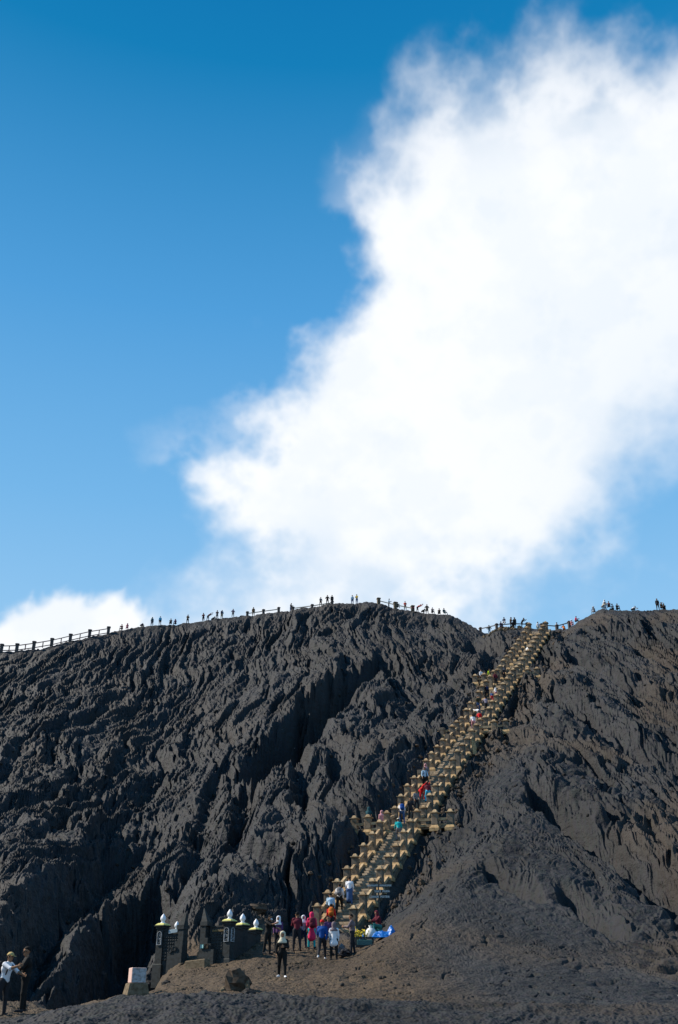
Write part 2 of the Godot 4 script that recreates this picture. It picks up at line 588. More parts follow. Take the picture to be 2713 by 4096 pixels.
func make_materials():
	M.stain = noise_map(3, 0.012, [Color(0.55, 0.52, 0.50), Color(0.80, 0.78, 0.75), Color(1, 1, 1), Color(0.86, 0.82, 0.76)])
	for k in 4:
		mat("stone_%d" % k, [Color(0.24, 0.188, 0.137), Color(0.19, 0.156, 0.118), Color(0.275, 0.213, 0.147), Color(0.17, 0.142, 0.112)][k], 0.9, 0.35, 0.35)
	for k in 3:
		mat("tread_%d" % k, [Color(0.27, 0.215, 0.15), Color(0.22, 0.175, 0.125), Color(0.31, 0.25, 0.18)][k], 0.92, 0.3, 0.5)
	for k in 3:
		mat("capstone_%d" % k, [Color(0.49, 0.345, 0.20), Color(0.41, 0.295, 0.175), Color(0.54, 0.40, 0.24)][k], 0.9, 0.3, 0.4)
	mat("plinth", Color(0.50, 0.345, 0.18), 0.9, 0.3, 0.5)
	mat("kerb", Color(0.17, 0.14, 0.10), 0.92, 0.3, 0.4)
	mat("black_stone", Color(0.034, 0.041, 0.043), 0.8, 0.4, 0.7)
	mat("black_tile", Color(0.026, 0.031, 0.032), 0.75, 0.4)
	mat("white_paint", Color(0.78, 0.78, 0.80), 0.6)
	mat("weathered_white", Color(0.42, 0.45, 0.48), 0.75, 0.4, 0.9)
	mat("yellow_paint", Color(0.58, 0.54, 0.16), 0.6)
	mat("gold_paint", Color(0.20, 0.14, 0.06), 0.6)
	mat("fence_wood", Color(0.15, 0.085, 0.075), 0.8)
	mat("fence_stone", Color(0.085, 0.072, 0.068), 0.9)
	mat("pale_wood", Color(0.36, 0.30, 0.22), 0.85)
	mat("rock", Color(0.10, 0.075, 0.055), 0.95, 0.3, 0.8)
	mat("dark_rock", Color(0.045, 0.042, 0.040), 0.95, 0.3, 0.8)
	mat("ochre", Color(0.50, 0.30, 0.07), 0.9, 0.3, 0.8)
	mat("tan_stone", Color(0.19, 0.15, 0.10), 0.92, 0.3, 0.8)
	mat("pink_paint", Color(0.62, 0.42, 0.36), 0.7)
	mat("tarp_blue", Color(0.006, 0.13, 0.45), 0.45, 0.5)
	mat("steel_dark", Color(0.03, 0.03, 0.032), 0.6)
	mat("sign_wood", Color(0.06, 0.055, 0.05), 0.8)
	mat("letter_white", Color(0.62, 0.64, 0.62), 0.7)
	mat("leaf", Color(0.05, 0.09, 0.025), 0.8)
	mat("petal_yellow", Color(0.60, 0.45, 0.03), 0.8)
	mat("sack_white", Color(0.62, 0.62, 0.60), 0.8)
	mat("glass_green", Color(0.04, 0.12, 0.12), 0.4)
	var cloth := StandardMaterial3D.new()
	cloth.resource_name = "skin_and_cloth"
	cloth.vertex_color_use_as_albedo = true
	cloth.roughness = 0.85
	cloth.metallic_specular = 0.3
	M.cloth = cloth

func numbered(called: String) -> String:
	names[called] = names.get(called, -1) + 1
	return called if names[called] == 0 else "%s_%03d" % [called, names[called]]

func thing(called: String, label: String, category: String, at := Vector3.ZERO, turn := 0.0, group := "") -> Node3D:
	var o := Node3D.new()
	o.name = numbered(called)
	add_child(o)
	o.position = at
	o.rotation.y = turn
	o.set_meta("label", label)
	o.set_meta("category", category)
	if group:
		o.set_meta("group", group)
	return o

func piece(called: String, mesh: Mesh, m: Material, parent: Node3D, xf := Transform3D.IDENTITY) -> MeshInstance3D:
	var o := MeshInstance3D.new()
	o.name = called
	o.mesh = mesh
	if m:
		o.material_override = m
	o.transform = xf
	parent.add_child(o, true)
	return o

func begin(smooth := false) -> SurfaceTool:
	var st := SurfaceTool.new()
	st.begin(Mesh.PRIMITIVE_TRIANGLES)
	st.set_smooth_group(1 if smooth else -1)
	return st

func finish(st: SurfaceTool) -> ArrayMesh:
	st.generate_normals()
	return st.commit()

func tri(st: SurfaceTool, a: Vector3, b: Vector3, c: Vector3, mid: Vector3):
	if (b - a).cross(c - a).dot((a + b + c) / 3.0 - mid) > 0.0:   # front faces run clockwise
		var t := b
		b = c
		c = t
	st.add_vertex(a)
	st.add_vertex(b)
	st.add_vertex(c)

func quad(st: SurfaceTool, a: Vector3, b: Vector3, c: Vector3, d: Vector3, mid: Vector3):
	tri(st, a, b, c, mid)
	tri(st, a, c, d, mid)

# a stack of rings of equal size, joined and closed; each piece is about convex
func rings(st: SurfaceTool, r: Array, xf := Transform3D.IDENTITY):
	var n: int = r[0].size()
	for k in r.size() - 1:
		var mid := Vector3.ZERO
		for i in n:
			mid += r[k][i] + r[k + 1][i]
		mid = xf * (mid / (2.0 * n))
		for i in n:
			var j := (i + 1) % n
			quad(st, xf * r[k][i], xf * r[k][j], xf * r[k + 1][j], xf * r[k + 1][i], mid)
		for e in 2:
			if (e == 0 and k == 0) or (e == 1 and k == r.size() - 2):
				var ring: Array = r[k + e]
				for i in range(1, n - 1):
					tri(st, xf * ring[0], xf * ring[i], xf * ring[i + 1], mid)

func square_ring(hx: float, hz: float, y: float, cut := 0.0) -> Array:
	if cut <= 0.0:
		return [Vector3(-hx, y, -hz), Vector3(hx, y, -hz), Vector3(hx, y, hz), Vector3(-hx, y, hz)]
	return [Vector3(-hx + cut, y, -hz), Vector3(hx - cut, y, -hz), Vector3(hx, y, -hz + cut), Vector3(hx, y, hz - cut), Vector3(hx - cut, y, hz), Vector3(-hx + cut, y, hz), Vector3(-hx, y, hz - cut), Vector3(-hx, y, -hz + cut)]

func round_ring(r: float, y: float, n: int, rib := 0.0, lobes := 6) -> Array:
	var out := []
	for i in n:
		var a := TAU * i / n
		var q := r * (1.0 + rib * cos(a * lobes))
		out.append(Vector3(cos(a) * q, y, sin(a) * q))
	return out

func block(st: SurfaceTool, lo: Vector3, hi: Vector3, xf := Transform3D.IDENTITY, cut := 0.0):
	var c := (lo + hi) * 0.5
	var h := (hi - lo) * 0.5
	var t := xf * Transform3D(Basis.IDENTITY, Vector3(c.x, 0, c.z))
	if cut > 0.0:
		rings(st, [square_ring(h.x - cut, h.z - cut, lo.y, cut * 0.5), square_ring(h.x, h.z, lo.y + cut, cut), square_ring(h.x, h.z, hi.y - cut, cut), square_ring(h.x - cut, h.z - cut, hi.y, cut * 0.5)], t)
	else:
		rings(st, [square_ring(h.x, h.z, lo.y), square_ring(h.x, h.z, hi.y)], t)

func tube(st: SurfaceTool, pts: Array, radii: Array, n := 6, xf := Transform3D.IDENTITY):
	var all := []
	for k in pts.size():
		var d: Vector3 = (pts[mini(k + 1, pts.size() - 1)] - pts[maxi(k - 1, 0)]).normalized()
		var u := d.cross(Vector3.UP if absf(d.y) < 0.9 else Vector3.RIGHT).normalized()
		var v := d.cross(u)
		var ring := []
		for i in n:
			var a := TAU * i / n
			ring.append(pts[k] + (u * cos(a) + v * sin(a)) * radii[k])
		all.append(ring)
	rings(st, all, xf)

func boulder(seed_: int, size: Vector3, rough_ := 0.28) -> ArrayMesh:
	var st := begin(false)
	var rows := 7
	var n := 10
	var all := []
	for k in rows:
		var ring := []
		var t := PI * (k + 0.5) / rows
		for i in n:
			var a := TAU * (i + 0.5 * (k % 2)) / n
			var d := Vector3(cos(a) * sin(t), -cos(t), sin(a) * sin(t))
			var q := 1.0 + rough_ * noise.get_noise_3d(d.x * 1.3 + seed_ * 5.0, d.y * 1.3, d.z * 1.3) + 0.5 * rough_ * noise.get_noise_3d(d.x * 3.0, d.y * 3.0 + seed_ * 3.0, d.z * 3.0)
			ring.append(Vector3(d.x * size.x, d.y * size.y, d.z * size.z) * q * 0.5)
		all.append(ring)
	rings(st, all)
	return finish(st)

# ---------------------------------------------------------------- the stairway
func stair_line(s: float) -> float:     # height of the nosings, s metres up the line in plan
	return 1.6 + S * (tab(CLIMB, s / S, 1) - 1.6)

func on_stairs(s: float, w: float, lift := 0.0) -> Vector3:
	var p := STAIR_FOOT * S + UP * s + ACROSS * w
	return Vector3(p.x, stair_line(s) + lift, p.y)

const STAIR_END := 80.4
const HEADING := -0.3787           # turn of things that face down the stairs
var rng := RandomNumberGenerator.new()

func post_mesh_shaft() -> ArrayMesh:
	var st := begin()
	rings(st, [square_ring(0.5, 0.5, 0.0, 0.05), square_ring(0.49, 0.49, 1.0, 0.05)])
	return finish(st)

func post_mesh_cap() -> ArrayMesh:
	var st := begin()
	rings(st, [square_ring(0.52, 0.52, 0.0), square_ring(0.68, 0.68, 0.07), square_ring(0.68, 0.68, 0.17), square_ring(0.52, 0.52, 0.20)])
	rings(st, [square_ring(0.42, 0.42, 0.19), square_ring(0.36, 0.36, 0.36, 0.0), square_ring(0.24, 0.24, 0.58), square_ring(0.14, 0.14, 0.64)])
	return finish(st)

func post_mesh_plinth() -> ArrayMesh:
	var st := begin()
	rings(st, [square_ring(0.80, 0.80, -0.4), square_ring(0.80, 0.80, 0.10), square_ring(0.54, 0.54, 0.52), square_ring(0.52, 0.52, 0.56)])
	return finish(st)

var shaft_mesh: ArrayMesh
var cap_mesh: ArrayMesh
var plinth_mesh: ArrayMesh

func post(parent: Node3D, at: Vector3, wide: float, tall: float, capped := true):
	var b := Basis(Vector3.UP, HEADING + rng.randf_range(-0.03, 0.03))
	b = b * Basis(Vector3.FORWARD, rng.randf_range(-0.012, 0.012))
	var stone: Material = M["stone_%d" % rng.randi_range(0, 3)]
	var o := piece("post", shaft_mesh, stone, parent, Transform3D(b.scaled_local(Vector3(wide, tall, wide)), at))
	var up := Vector3(1, wide / tall, 1)
	piece("plinth", plinth_mesh, M.plinth, o, Transform3D(Basis.from_scale(up), Vector3.ZERO))
	if capped:
		piece("cap", cap_mesh, M["capstone_%d" % rng.randi_range(0, 2)], o, Transform3D(Basis.from_scale(up), Vector3(0, 1, 0)))

func beam(a: Vector3, b: Vector3, wide: float, high: float) -> Transform3D:   # a unit box laid from a to b
	var d := b - a
	var z := d.normalized()
	var x := Vector3.UP.cross(z).normalized()
	return Transform3D(Basis(x * wide, z.cross(x) * high, d), (a + b) * 0.5)

func build_stairs():
	rng.seed = 21
	shaft_mesh = post_mesh_shaft()
	cap_mesh = post_mesh_cap()
	plinth_mesh = post_mesh_plinth()
	var foot := on_stairs(0.0, 0.0)
	var stairs := thing("stone_staircase", "long weathered concrete stairway with capped posts climbing the ash slope to the crater rim", "stairway")
	var unit := BoxMesh.new()
	var st := begin()
	block(st, Vector3(-0.5, -0.5, -0.5), Vector3(0.5, 0.5, 0.5))
	var box := finish(st)
	# treads with worn, sloping risers
	st = begin()
	rings(st, [[Vector3(-0.5, -0.5, -0.5), Vector3(0.5, -0.5, -0.5), Vector3(0.5, -0.5, 0.5), Vector3(-0.5, -0.5, 0.5)], [Vector3(-0.5, 0.1, -0.5), Vector3(0.5, 0.1, -0.5), Vector3(0.5, 0.1, 0.46), Vector3(-0.5, 0.1, 0.46)], [Vector3(-0.5, 0.5, -0.5), Vector3(0.5, 0.5, -0.5), Vector3(0.5, 0.5, 0.22), Vector3(-0.5, 0.5, 0.24)]])
	var worn := finish(st)
	var rise := stair_line(STAIR_END) - stair_line(0.0)
	var count := 226
	var s := 0.0
	var y := stair_line(0.0)
	for i in count:
		y += rise / count
		# where the line reaches this height
		while stair_line(s) < y - rise / count and s < STAIR_END:
			s += 0.01
		var next := s
		while stair_line(next) < y and next < STAIR_END + 0.5:
			next += 0.01
		var run := next - s
		var p := on_stairs(s + run * 0.5, rng.randf_range(-0.02, 0.02))
		p.y = y - 0.15 + rng.randf_range(-0.012, 0.012)
		var b := Basis(Vector3.UP, HEADING + rng.randf_range(-0.012, 0.012)) * Basis(Vector3.FORWARD, rng.randf_range(-0.008, 0.008))
		piece("step", worn, M["tread_%d" % rng.randi_range(0, 2)], stairs, Transform3D(b.scaled_local(Vector3(1.82 + 0.004 * (i % 3), 0.30, run + 0.05)), p))
	# kerbs that carry the posts
	for side in [-1.0, 1.0]:
		st = begin()
		var at := -0.6
		while at < STAIR_END:
			var to := minf(at + 2.0, STAIR_END + 0.4)
			var all := []
			for q in [at, to]:
				var c := on_stairs(q, 1.2 * side)
				var x := Vector3(ACROSS.x, 0, ACROSS.y) * 0.24
				all.append([c - x + Vector3(0, -0.9, 0), c + x + Vector3(0, -0.9, 0), c + x + Vector3(0, 0.12, 0), c - x + Vector3(0, 0.12, 0)])
			rings(st, all)
			at = to
		piece("side_kerb", finish(st), M.kerb, stairs)
	# posts and the two bars between each pair
	for side in [-1.0, 1.0]:
		var last := Vector3.ZERO
		var last_tall := 0.0
		for i in 42:
			var q := 1.60 / 0.0089 * (exp(0.0089 * i) - 1.0) / 1.0 * 0.985 + 0.1 + (-0.25 if side > 0 else 0.0)
			if q > STAIR_END:
				break
			var f := q / STAIR_END
			var wide := lerpf(0.39, 0.56, f)
			var tall := lerpf(1.24, 1.80, f) * rng.randf_range(0.95, 1.05)
			var base := on_stairs(q, 1.2 * side + rng.randf_range(-0.03, 0.03), 0.02)
			post(stairs, base, wide, tall, rng.randf() > 0.09)
			if i > 0 and rng.randf() > 0.04:
				var d := (base - last)
				d.y = 0
				d = d.normalized() * 0.24
				for h in [0.70, 0.16]:
					if h < 0.5 and rng.randf() < 0.08:
						continue
					piece("upper_bar" if h > 0.5 else "lower_bar", box, M["capstone_%d" % rng.randi_range(0, 2)], stairs, beam(last + Vector3(0, last_tall * h + 0.12, 0) + d * 0.7, base + Vector3(0, tall * h - 0.12, 0) - d * 0.7, 0.17, 0.20))
			last = base
			last_tall = tall
	# landings with their side terraces
	for sl in LANDINGS:
		var c := on_stairs(sl * S, 0.0)
		var wide := lerpf(0.39, 0.56, sl * S / STAIR_END)
		for side in [-1.0, 1.0]:
			var mid := on_stairs(sl * S, 2.65 * side)
			mid.y = c.y + 0.10
			piece("landing_slab", box, M.kerb, stairs, Transform3D(Basis(Vector3.UP, HEADING).scaled_local(Vector3(2.5, 0.24, 1.6)), mid))
			var before := Vector3.ZERO
			for k in 3:
				var p := on_stairs(sl * S - 0.85 + 0.1 * k, (1.45 + 1.12 * k) * side if k > 0 else 1.25 * side)
				p.y = c.y - 0.05
				if k > 0:
					post(stairs, p, wide * 1.1, lerpf(1.1, 0.95, sl * S / STAIR_END), not (side < 0 and sl > 20.0 and sl < 40.0))
					for h in [0.68, 0.26]:
						piece("terrace_bar", box, M["capstone_%d" % rng.randi_range(0, 2)], stairs, beam(before + Vector3(0, h, 0), p + Vector3(0, h, 0), 0.17, 0.19))
				before = p
	# a loose plank leaning against an uphill post, and broken slabs by the lower landing
	var lean := on_stairs(24.7 * S, 1.62)
	piece("leaning_plank", box, M.plinth, stairs, beam(lean + Vector3(0.1, -0.6, 0.35), lean + Vector3(0, 1.25, -0.05), 0.36, 0.1))
	unit = null

# ---------------------------------------------------------------- people
# A figure is laid out as joints with radii, the distances to its tapered limbs are joined by a smooth minimum and the field is meshed.
const SKIN := Color(0.30, 0.165, 0.10)
const DYE := {
	"black": Color(0.012, 0.012, 0.014), "dark": Color(0.025, 0.025, 0.03), "navy": Color(0.012, 0.02, 0.06), "blue": Color(0.01, 0.06, 0.25), "denim": Color(0.05, 0.10, 0.22), "paleblue": Color(0.36, 0.50, 0.62), "teal": Color(0.01, 0.34, 0.36),
	"darkteal": Color(0.012, 0.06, 0.075), "red": Color(0.55, 0.018, 0.02), "pinkred": Color(0.62, 0.03, 0.10), "maroon": Color(0.12, 0.018, 0.03), "pink": Color(0.62, 0.30, 0.32), "white": Color(0.72, 0.72, 0.74), "grey": Color(0.16, 0.16, 0.17), "mauve": Color(0.17, 0.13, 0.14), "olive": Color(0.05, 0.05, 0.03),
	"khaki": Color(0.24, 0.19, 0.12), "brown": Color(0.10, 0.06, 0.035), "yellow": Color(0.62, 0.42, 0.03), "neon": Color(0.45, 0.62, 0.02), "orange": Color(0.55, 0.14, 0.02), "purple": Color(0.10, 0.04, 0.12), "cream": Color(0.60, 0.54, 0.40), "seagreen": Color(0.03, 0.16, 0.15), "skyblue": Color(0.05, 0.38, 0.60), "plaid": Color(0.33, 0.28, 0.34), "hair": Color(0.010, 0.008, 0.007), "straw": Color(0.50, 0.36, 0.15),
}

func swing(pitch: float, out: float) -> Vector3:   # a limb's direction: hanging down, swung forward by pitch and sideways by out (degrees)
	var p := deg_to_rad(pitch)
	var o := deg_to_rad(out)
	return Vector3(sin(o), -cos(p) * cos(o), sin(p) * cos(o))

# pose: lean, head nod, [shoulder pitch, out, elbow, inward] left and right, [hip pitch, out, knee] left and right; the figure faces +z, its left hand at +x
const POSES := {
	"stand": [2, 4, [6, 9, 14, 0], [-2, 9, 12, 0], [3, 5, 3], [-3, 5, 2]],
	"stand_b": [0, -2, [14, 10, 30, 10], [8, 8, 22, 6], [6, 6, 4], [-4, 8, 3]],
	"hips": [2, 0, [-18, 38, 70, 45], [-18, 38, 70, 45], [2, 7, 2], [-2, 7, 2]],
	"photo": [4, 8, [48, 12, 112, 32], [50, 12, 110, 32], [4, 6, 4], [-4, 6, 2]],
	"phone": [4, 26, [22, 10, 82, 30], [18, 10, 84, 30], [4, 5, 4], [-3, 5, 3]],
	"walk": [5, 4, [24, 8, 24, 0], [-20, 8, 18, 0], [-18, 3, 20], [24, 3, 12]],
	"climb": [16, 6, [22, 8, 30, 0], [-12, 10, 24, 0], [46, 4, 58], [-6, 4, 6]],
	"climb_b": [12, 10, [40, 16, 30, 0], [6, 10, 20, 0], [-8, 4, 6], [38, 5, 48]],
	"descend": [0, 22, [16, 12, 20, 0], [8, 12, 26, 0], [20, 4, 34], [-4, 4, 12]],
	"sit": [12, 10, [46, 8, 40, 30], [44, 8, 44, 30], [104, 8, 96], [98, 10, 90]],
	"sit_back": [-6, 0, [30, 14, 60, 25], [10, 18, 20, 0], [88, 12, 70], [84, 14, 62]],
	"sit_photo": [8, 4, [58, 14, 104, 30], [56, 14, 106, 30], [100, 12, 94], [96, 12, 88]],
	"crouch": [34, 10, [66, 8, 34, 20], [60, 8, 40, 20], [116, 10, 128], [108, 10, 124]],
	"bend": [62, 20, [84, 8, 20, 10], [70, 8, 30, 10], [12, 6, 14], [-4, 6, 8]],
	"lean": [34, -10, [62, 12, 52, 30], [58, 12, 56, 30], [6, 6, 6], [-10, 6, 4]],
	"slump": [52, 24, [50, 8, 30, 30], [48, 8, 30, 30], [110, 8, 112], [106, 10, 110]],
	"carry": [2, 6, [22, 10, 70, 40], [-4, 12, 20, 0], [14, 4, 10], [-10, 4, 16]],
	"reach": [8, 4, [40, 18, 30, 10], [62, 8, 40, 10], [4, 6, 4], [-6, 6, 3]],
	"arms_front": [3, 10, [30, 10, 66, 34], [26, 10, 70, 34], [5, 6, 4], [-5, 6, 3]],
}

func limb(out: Array, a: Vector3, b: Vector3, ra: float, rb: float, dye: Color):
	out.append([a, b, ra, rb, dye])

# the joints of a figure; returns [limbs, head frame, chest frame, hands]
func figure(p: Dictionary) -> Array:
	var pose: Array = POSES[p.pose]
	var h: float = p.tall / 1.72
	var top: Color = DYE[p.top]
	var low: Color = DYE[p.low]
	var shoe: Color = DYE[p.get("shoe", "dark")]
	var slim: float = p.get("slim", 1.12)
	var out := []
	var lean := deg_to_rad(pose[0])
	var spine := Vector3(0, cos(lean), sin(lean))
	var fore := Vector3(0, -sin(lean), cos(lean))
	var pelvis := Vector3.ZERO
	var waist := pelvis + spine * 0.16 * h
	var chest := pelvis + spine * 0.36 * h
	var neck := pelvis + spine * 0.52 * h
	var nod := lean * 0.45 + deg_to_rad(pose[1] * 0.6)
	var turn: float = deg_to_rad(p.get("look", 0.0))
	var hb := Basis(Vector3.UP, turn) * Basis(Vector3.RIGHT, nod)
	var head := neck + spine * 0.07 * h + hb * Vector3(0, 0.10, 0.025) * h
	var hands := []
	var low_y := 0.0
	# legs
	for side in 2:
		var sg := 1.0 if side == 0 else -1.0
		var g: Array = pose[4 + side]
		var hip := pelvis + Vector3(0.095 * sg, -0.02, 0) * h
		var knee := hip + swing(g[0], g[1] * sg) * 0.43 * h
		var ankle := knee + swing(g[0] - g[2], g[1] * sg * 0.4) * 0.42 * h
		var toe := ankle + Vector3(0.05 * sg, -0.045, 0.17) * h
		limb(out, hip, knee, 0.102 * h * slim, 0.072 * h, low)
		limb(out, knee, ankle + Vector3(0, 0.05, 0) * h, 0.070 * h, 0.056 * h, low)
		limb(out, ankle + Vector3(0, -0.035, -0.03) * h, toe, 0.045 * h, 0.036 * h, shoe)
		low_y = minf(low_y, minf(ankle.y - 0.085 * h, toe.y - 0.036 * h))
		low_y = minf(low_y, knee.y - 0.07 * h)
	low_y = minf(low_y, pelvis.y - 0.13 * h)
	# trunk
	limb(out, pelvis + Vector3(-0.075, 0, 0) * h, pelvis + Vector3(0.075, 0, 0) * h, 0.105 * h * slim, 0.105 * h * slim, low if not p.has("coat") else top)
	limb(out, pelvis + spine * 0.07 * h, chest, 0.128 * h * slim, 0.135 * h * slim, top)
	limb(out, chest + Vector3(-0.08, 0, 0) * h, chest + Vector3(0.08, 0, 0) * h, 0.115 * h * slim, 0.115 * h * slim, top)
	limb(out, neck + Vector3(-0.145, -0.03, 0) * h, neck + Vector3(0.145, -0.03, 0) * h, 0.066 * h, 0.066 * h, top)
	if p.has("coat"):
		var hem: float = p.coat
		limb(out, waist, pelvis - spine * hem * h + fore * 0.02, 0.135 * h, 0.165 * h, top)
		limb(out, waist, pelvis - spine * hem * h + Vector3(0.06, 0, -0.02) * h, 0.12 * h, 0.145 * h, top)
		limb(out, waist, pelvis - spine * hem * h + Vector3(-0.06, 0, -0.02) * h, 0.12 * h, 0.145 * h, top)
	if p.has("skirt"):
		limb(out, pelvis, pelvis + Vector3(0, -p.skirt, 0.02) * h, 0.13 * h, 0.20 * h, low)
	# neck and head
	limb(out, neck, head, 0.052 * h, 0.05 * h, SKIN)
	limb(out, head + hb * Vector3(0, -0.055, 0.022) * h, head + hb * Vector3(0, 0.035, 0.0) * h, 0.066 * h, 0.092 * h, SKIN)
	limb(out, head + hb * Vector3(0, 0.03, -0.03) * h, head + hb * Vector3(0, 0.05, -0.03) * h, 0.088 * h, 0.088 * h, SKIN)
	# arms
	for side in 2:
		var sg := 1.0 if side == 0 else -1.0
		var g: Array = pose[2 + side]
		var sh := neck + Vector3(0.185 * sg, -0.045, 0) * h
		var el := sh + swing(g[0] + rad_to_deg(lean) * 0.4, g[1] * sg) * 0.285 * h
		var fd := swing(g[0] + g[2] + rad_to_deg(lean) * 0.4, 0.0)
		fd = (fd + Vector3(-sg * tan(deg_to_rad(g[3])) * 0.9, 0, 0)).normalized()
		var wr := el + fd * 0.245 * h
		var sleeve := top if not p.has("short") else SKIN
		limb(out, sh, el, 0.068 * h, 0.056 * h, top)
		limb(out, el, wr, (0.053 if sleeve == top else 0.044) * h, 0.036 * h, sleeve)
		hands.append([wr, fd, sg])
	return [out, Transform3D(hb.scaled(Vector3.ONE * h), head), Transform3D(Basis(Vector3.RIGHT, spine, fore).scaled(Vector3.ONE * h), chest), hands, low_y]

func mesh_figure(limbs: Array, cell: float) -> Array:
	var lo := Vector3.ONE * 1e6
	var hi := -lo
	for l in limbs:
		var r := maxf(l[2], l[3]) + 0.05
		for k in 2:
			lo = lo.min(l[k] - Vector3.ONE * r)
			hi = hi.max(l[k] + Vector3.ONE * r)
	lo -= Vector3.ONE * cell
	var nx := int((hi.x - lo.x) / cell) + 3
	var ny := int((hi.y - lo.y) / cell) + 3
	var nz := int((hi.z - lo.z) / cell) + 3
	var field := PackedFloat32Array()
	field.resize(nx * ny * nz)
	field.fill(9.0)
	var nearest := PackedFloat32Array()
	nearest.resize(nx * ny * nz)
	nearest.fill(9.0)
	var dye := PackedInt32Array()
	dye.resize(nx * ny * nz)
	var k := 0.035
	for n in limbs.size():
		var l: Array = limbs[n]
		var a: Vector3 = l[0]
		var b: Vector3 = l[1]
		var ra: float = l[2]
		var rb: float = l[3]
		var m := maxf(ra, rb) + k + cell * 2.0
		var p0 := (a.min(b) - Vector3.ONE * m - lo) / cell
		var p1 := (a.max(b) + Vector3.ONE * m - lo) / cell
		var ab := b - a
		var len2 := maxf(ab.length_squared(), 1e-8)
		for iz in range(maxi(int(p0.z), 0), mini(int(p1.z) + 2, nz)):
			for iy in range(maxi(int(p0.y), 0), mini(int(p1.y) + 2, ny)):
				var o := (iz * ny + iy) * nx
				for ix in range(maxi(int(p0.x), 0), mini(int(p1.x) + 2, nx)):
					var q := lo + Vector3(ix, iy, iz) * cell - a
					var t := clampf(q.dot(ab) / len2, 0.0, 1.0)
					var d := (q - ab * t).length() - lerpf(ra, rb, t)
					var i := o + ix
					if d < nearest[i]:
						nearest[i] = d
						dye[i] = n
					var e := field[i]
					var w := maxf(k - absf(e - d), 0.0) / k
					field[i] = minf(e, d) - w * w * k * 0.25
	var at := PackedInt32Array()
	at.resize(nx * ny * nz)
	at.fill(-1)
	var verts := PackedVector3Array()
	var cols := PackedColorArray()
	var idx := PackedInt32Array()
	var sx := nx
	var sxy := nx * ny
	var off := [0, 1, sx, sx + 1, sxy, sxy + 1, sxy + sx, sxy + sx + 1]
	for iz in nz - 1:
		for iy in ny - 1:
			for ix in nx - 1:
				var o := (iz * ny + iy) * nx + ix
				var inside := 0
				for c in 8:
					if field[o + off[c]] < 0.0:
						inside += 1
				if inside == 0 or inside == 8:
					continue
				var sum := Vector3.ZERO
				var cnt := 0
				for e in [[0, 1], [2, 3], [4, 5], [6, 7], [0, 2], [1, 3], [4, 6], [5, 7], [0, 4], [1, 5], [2, 6], [3, 7]]:
					var fa := field[o + off[e[0]]]
					var fb := field[o + off[e[1]]]
					if (fa < 0.0) != (fb < 0.0):
						var t := fa / (fa - fb)
						var pa := Vector3(e[0] & 1, (e[0] >> 1) & 1, e[0] >> 2)
						var pb := Vector3(e[1] & 1, (e[1] >> 1) & 1, e[1] >> 2)
						sum += pa.lerp(pb, t)
						cnt += 1
				at[o] = verts.size()
				verts.append(lo + (Vector3(ix, iy, iz) + sum / cnt) * cell)
				cols.append(limbs[dye[o]][4])
	for iz in range(1, nz - 1):
		for iy in range(1, ny - 1):
			for ix in range(1, nx - 1):
				var o := (iz * ny + iy) * nx + ix
				var f := field[o] < 0.0
				for ax in 3:
					var step: int = [1, sx, sxy][ax]
					if f == (field[o + step] < 0.0):
						continue
					var u: int = [sx, sxy, 1][ax]
					var v: int = [sxy, 1, sx][ax]
					var q := [at[o - u - v], at[o - v], at[o], at[o - u]]
					if q[0] < 0 or q[1] < 0 or q[2] < 0 or q[3] < 0:
						continue
					if f:   # counter-clockwise round the outward axis, so reversed for a clockwise front
						idx.append_array([q[0], q[2], q[1], q[0], q[3], q[2]])
					else:
						idx.append_array([q[0], q[1], q[2], q[0], q[2], q[3]])
	var nrm := PackedVector3Array()
	nrm.resize(verts.size())
	for i in range(0, idx.size(), 3):
		var n := (verts[idx[i + 2]] - verts[idx[i]]).cross(verts[idx[i + 1]] - verts[idx[i]])
		for c in 3:
			nrm[idx[i + c]] += n
	for i in nrm.size():
		nrm[i] = nrm[i].normalized()
	return [verts, nrm, cols, idx]

# a hand with a palm, four unequal bent fingers and a thumb from the side of the palm; fingers along -y, palm towards -x (of a left hand)
func hand_shape(st: SurfaceTool, xf: Transform3D, sg: float):
	st.set_color(SKIN)
	rings(st, [square_ring(0.013, 0.030, 0.025, 0.006), square_ring(0.015, 0.040, -0.03, 0.007), square_ring(0.012, 0.042, -0.085, 0.006)], xf)
	var lens := [0.072, 0.082, 0.076, 0.058]
	for f in 4:
		var z := 0.031 - 0.0205 * f
		var l: float = lens[f]
		tube(st, [Vector3(0, -0.08, z), Vector3(-0.006 * sg, -0.08 - l * 0.5, z * 1.06), Vector3(-0.028 * sg, -0.08 - l * 0.92, z * 1.02)], [0.0095, 0.0088, 0.0065], 5, xf)
	tube(st, [Vector3(-0.004 * sg, -0.012, 0.034), Vector3(-0.012 * sg, -0.045, 0.060), Vector3(-0.022 * sg, -0.078, 0.066)], [0.012, 0.011, 0.008], 5, xf)

func dome(st: SurfaceTool, r: Vector3, from: float, to: float, xf: Transform3D, rows := 5, n := 12, back := 0.0):
	var all := []
	for k in rows + 1:
		var t := lerpf(from, to, k / float(rows))
		var ring := []
		for i in n:
			var a := TAU * i / n
			var d := Vector3(cos(a) * sin(t), cos(t), sin(a) * sin(t))
			if d.z < 0.0:
				d.y -= back * -d.z * (k / float(rows))
			ring.append(Vector3(d.x * r.x, d.y * r.y, d.z * r.z))
		all.append(ring)
	rings(st, all, xf)

var crowd := []
var crowd_bodies := []

func crowd_task(i: int) -> void:
	var f := figure(crowd[i])
	crowd_bodies[i] = [f, mesh_figure(f[0], crowd[i].cell)]

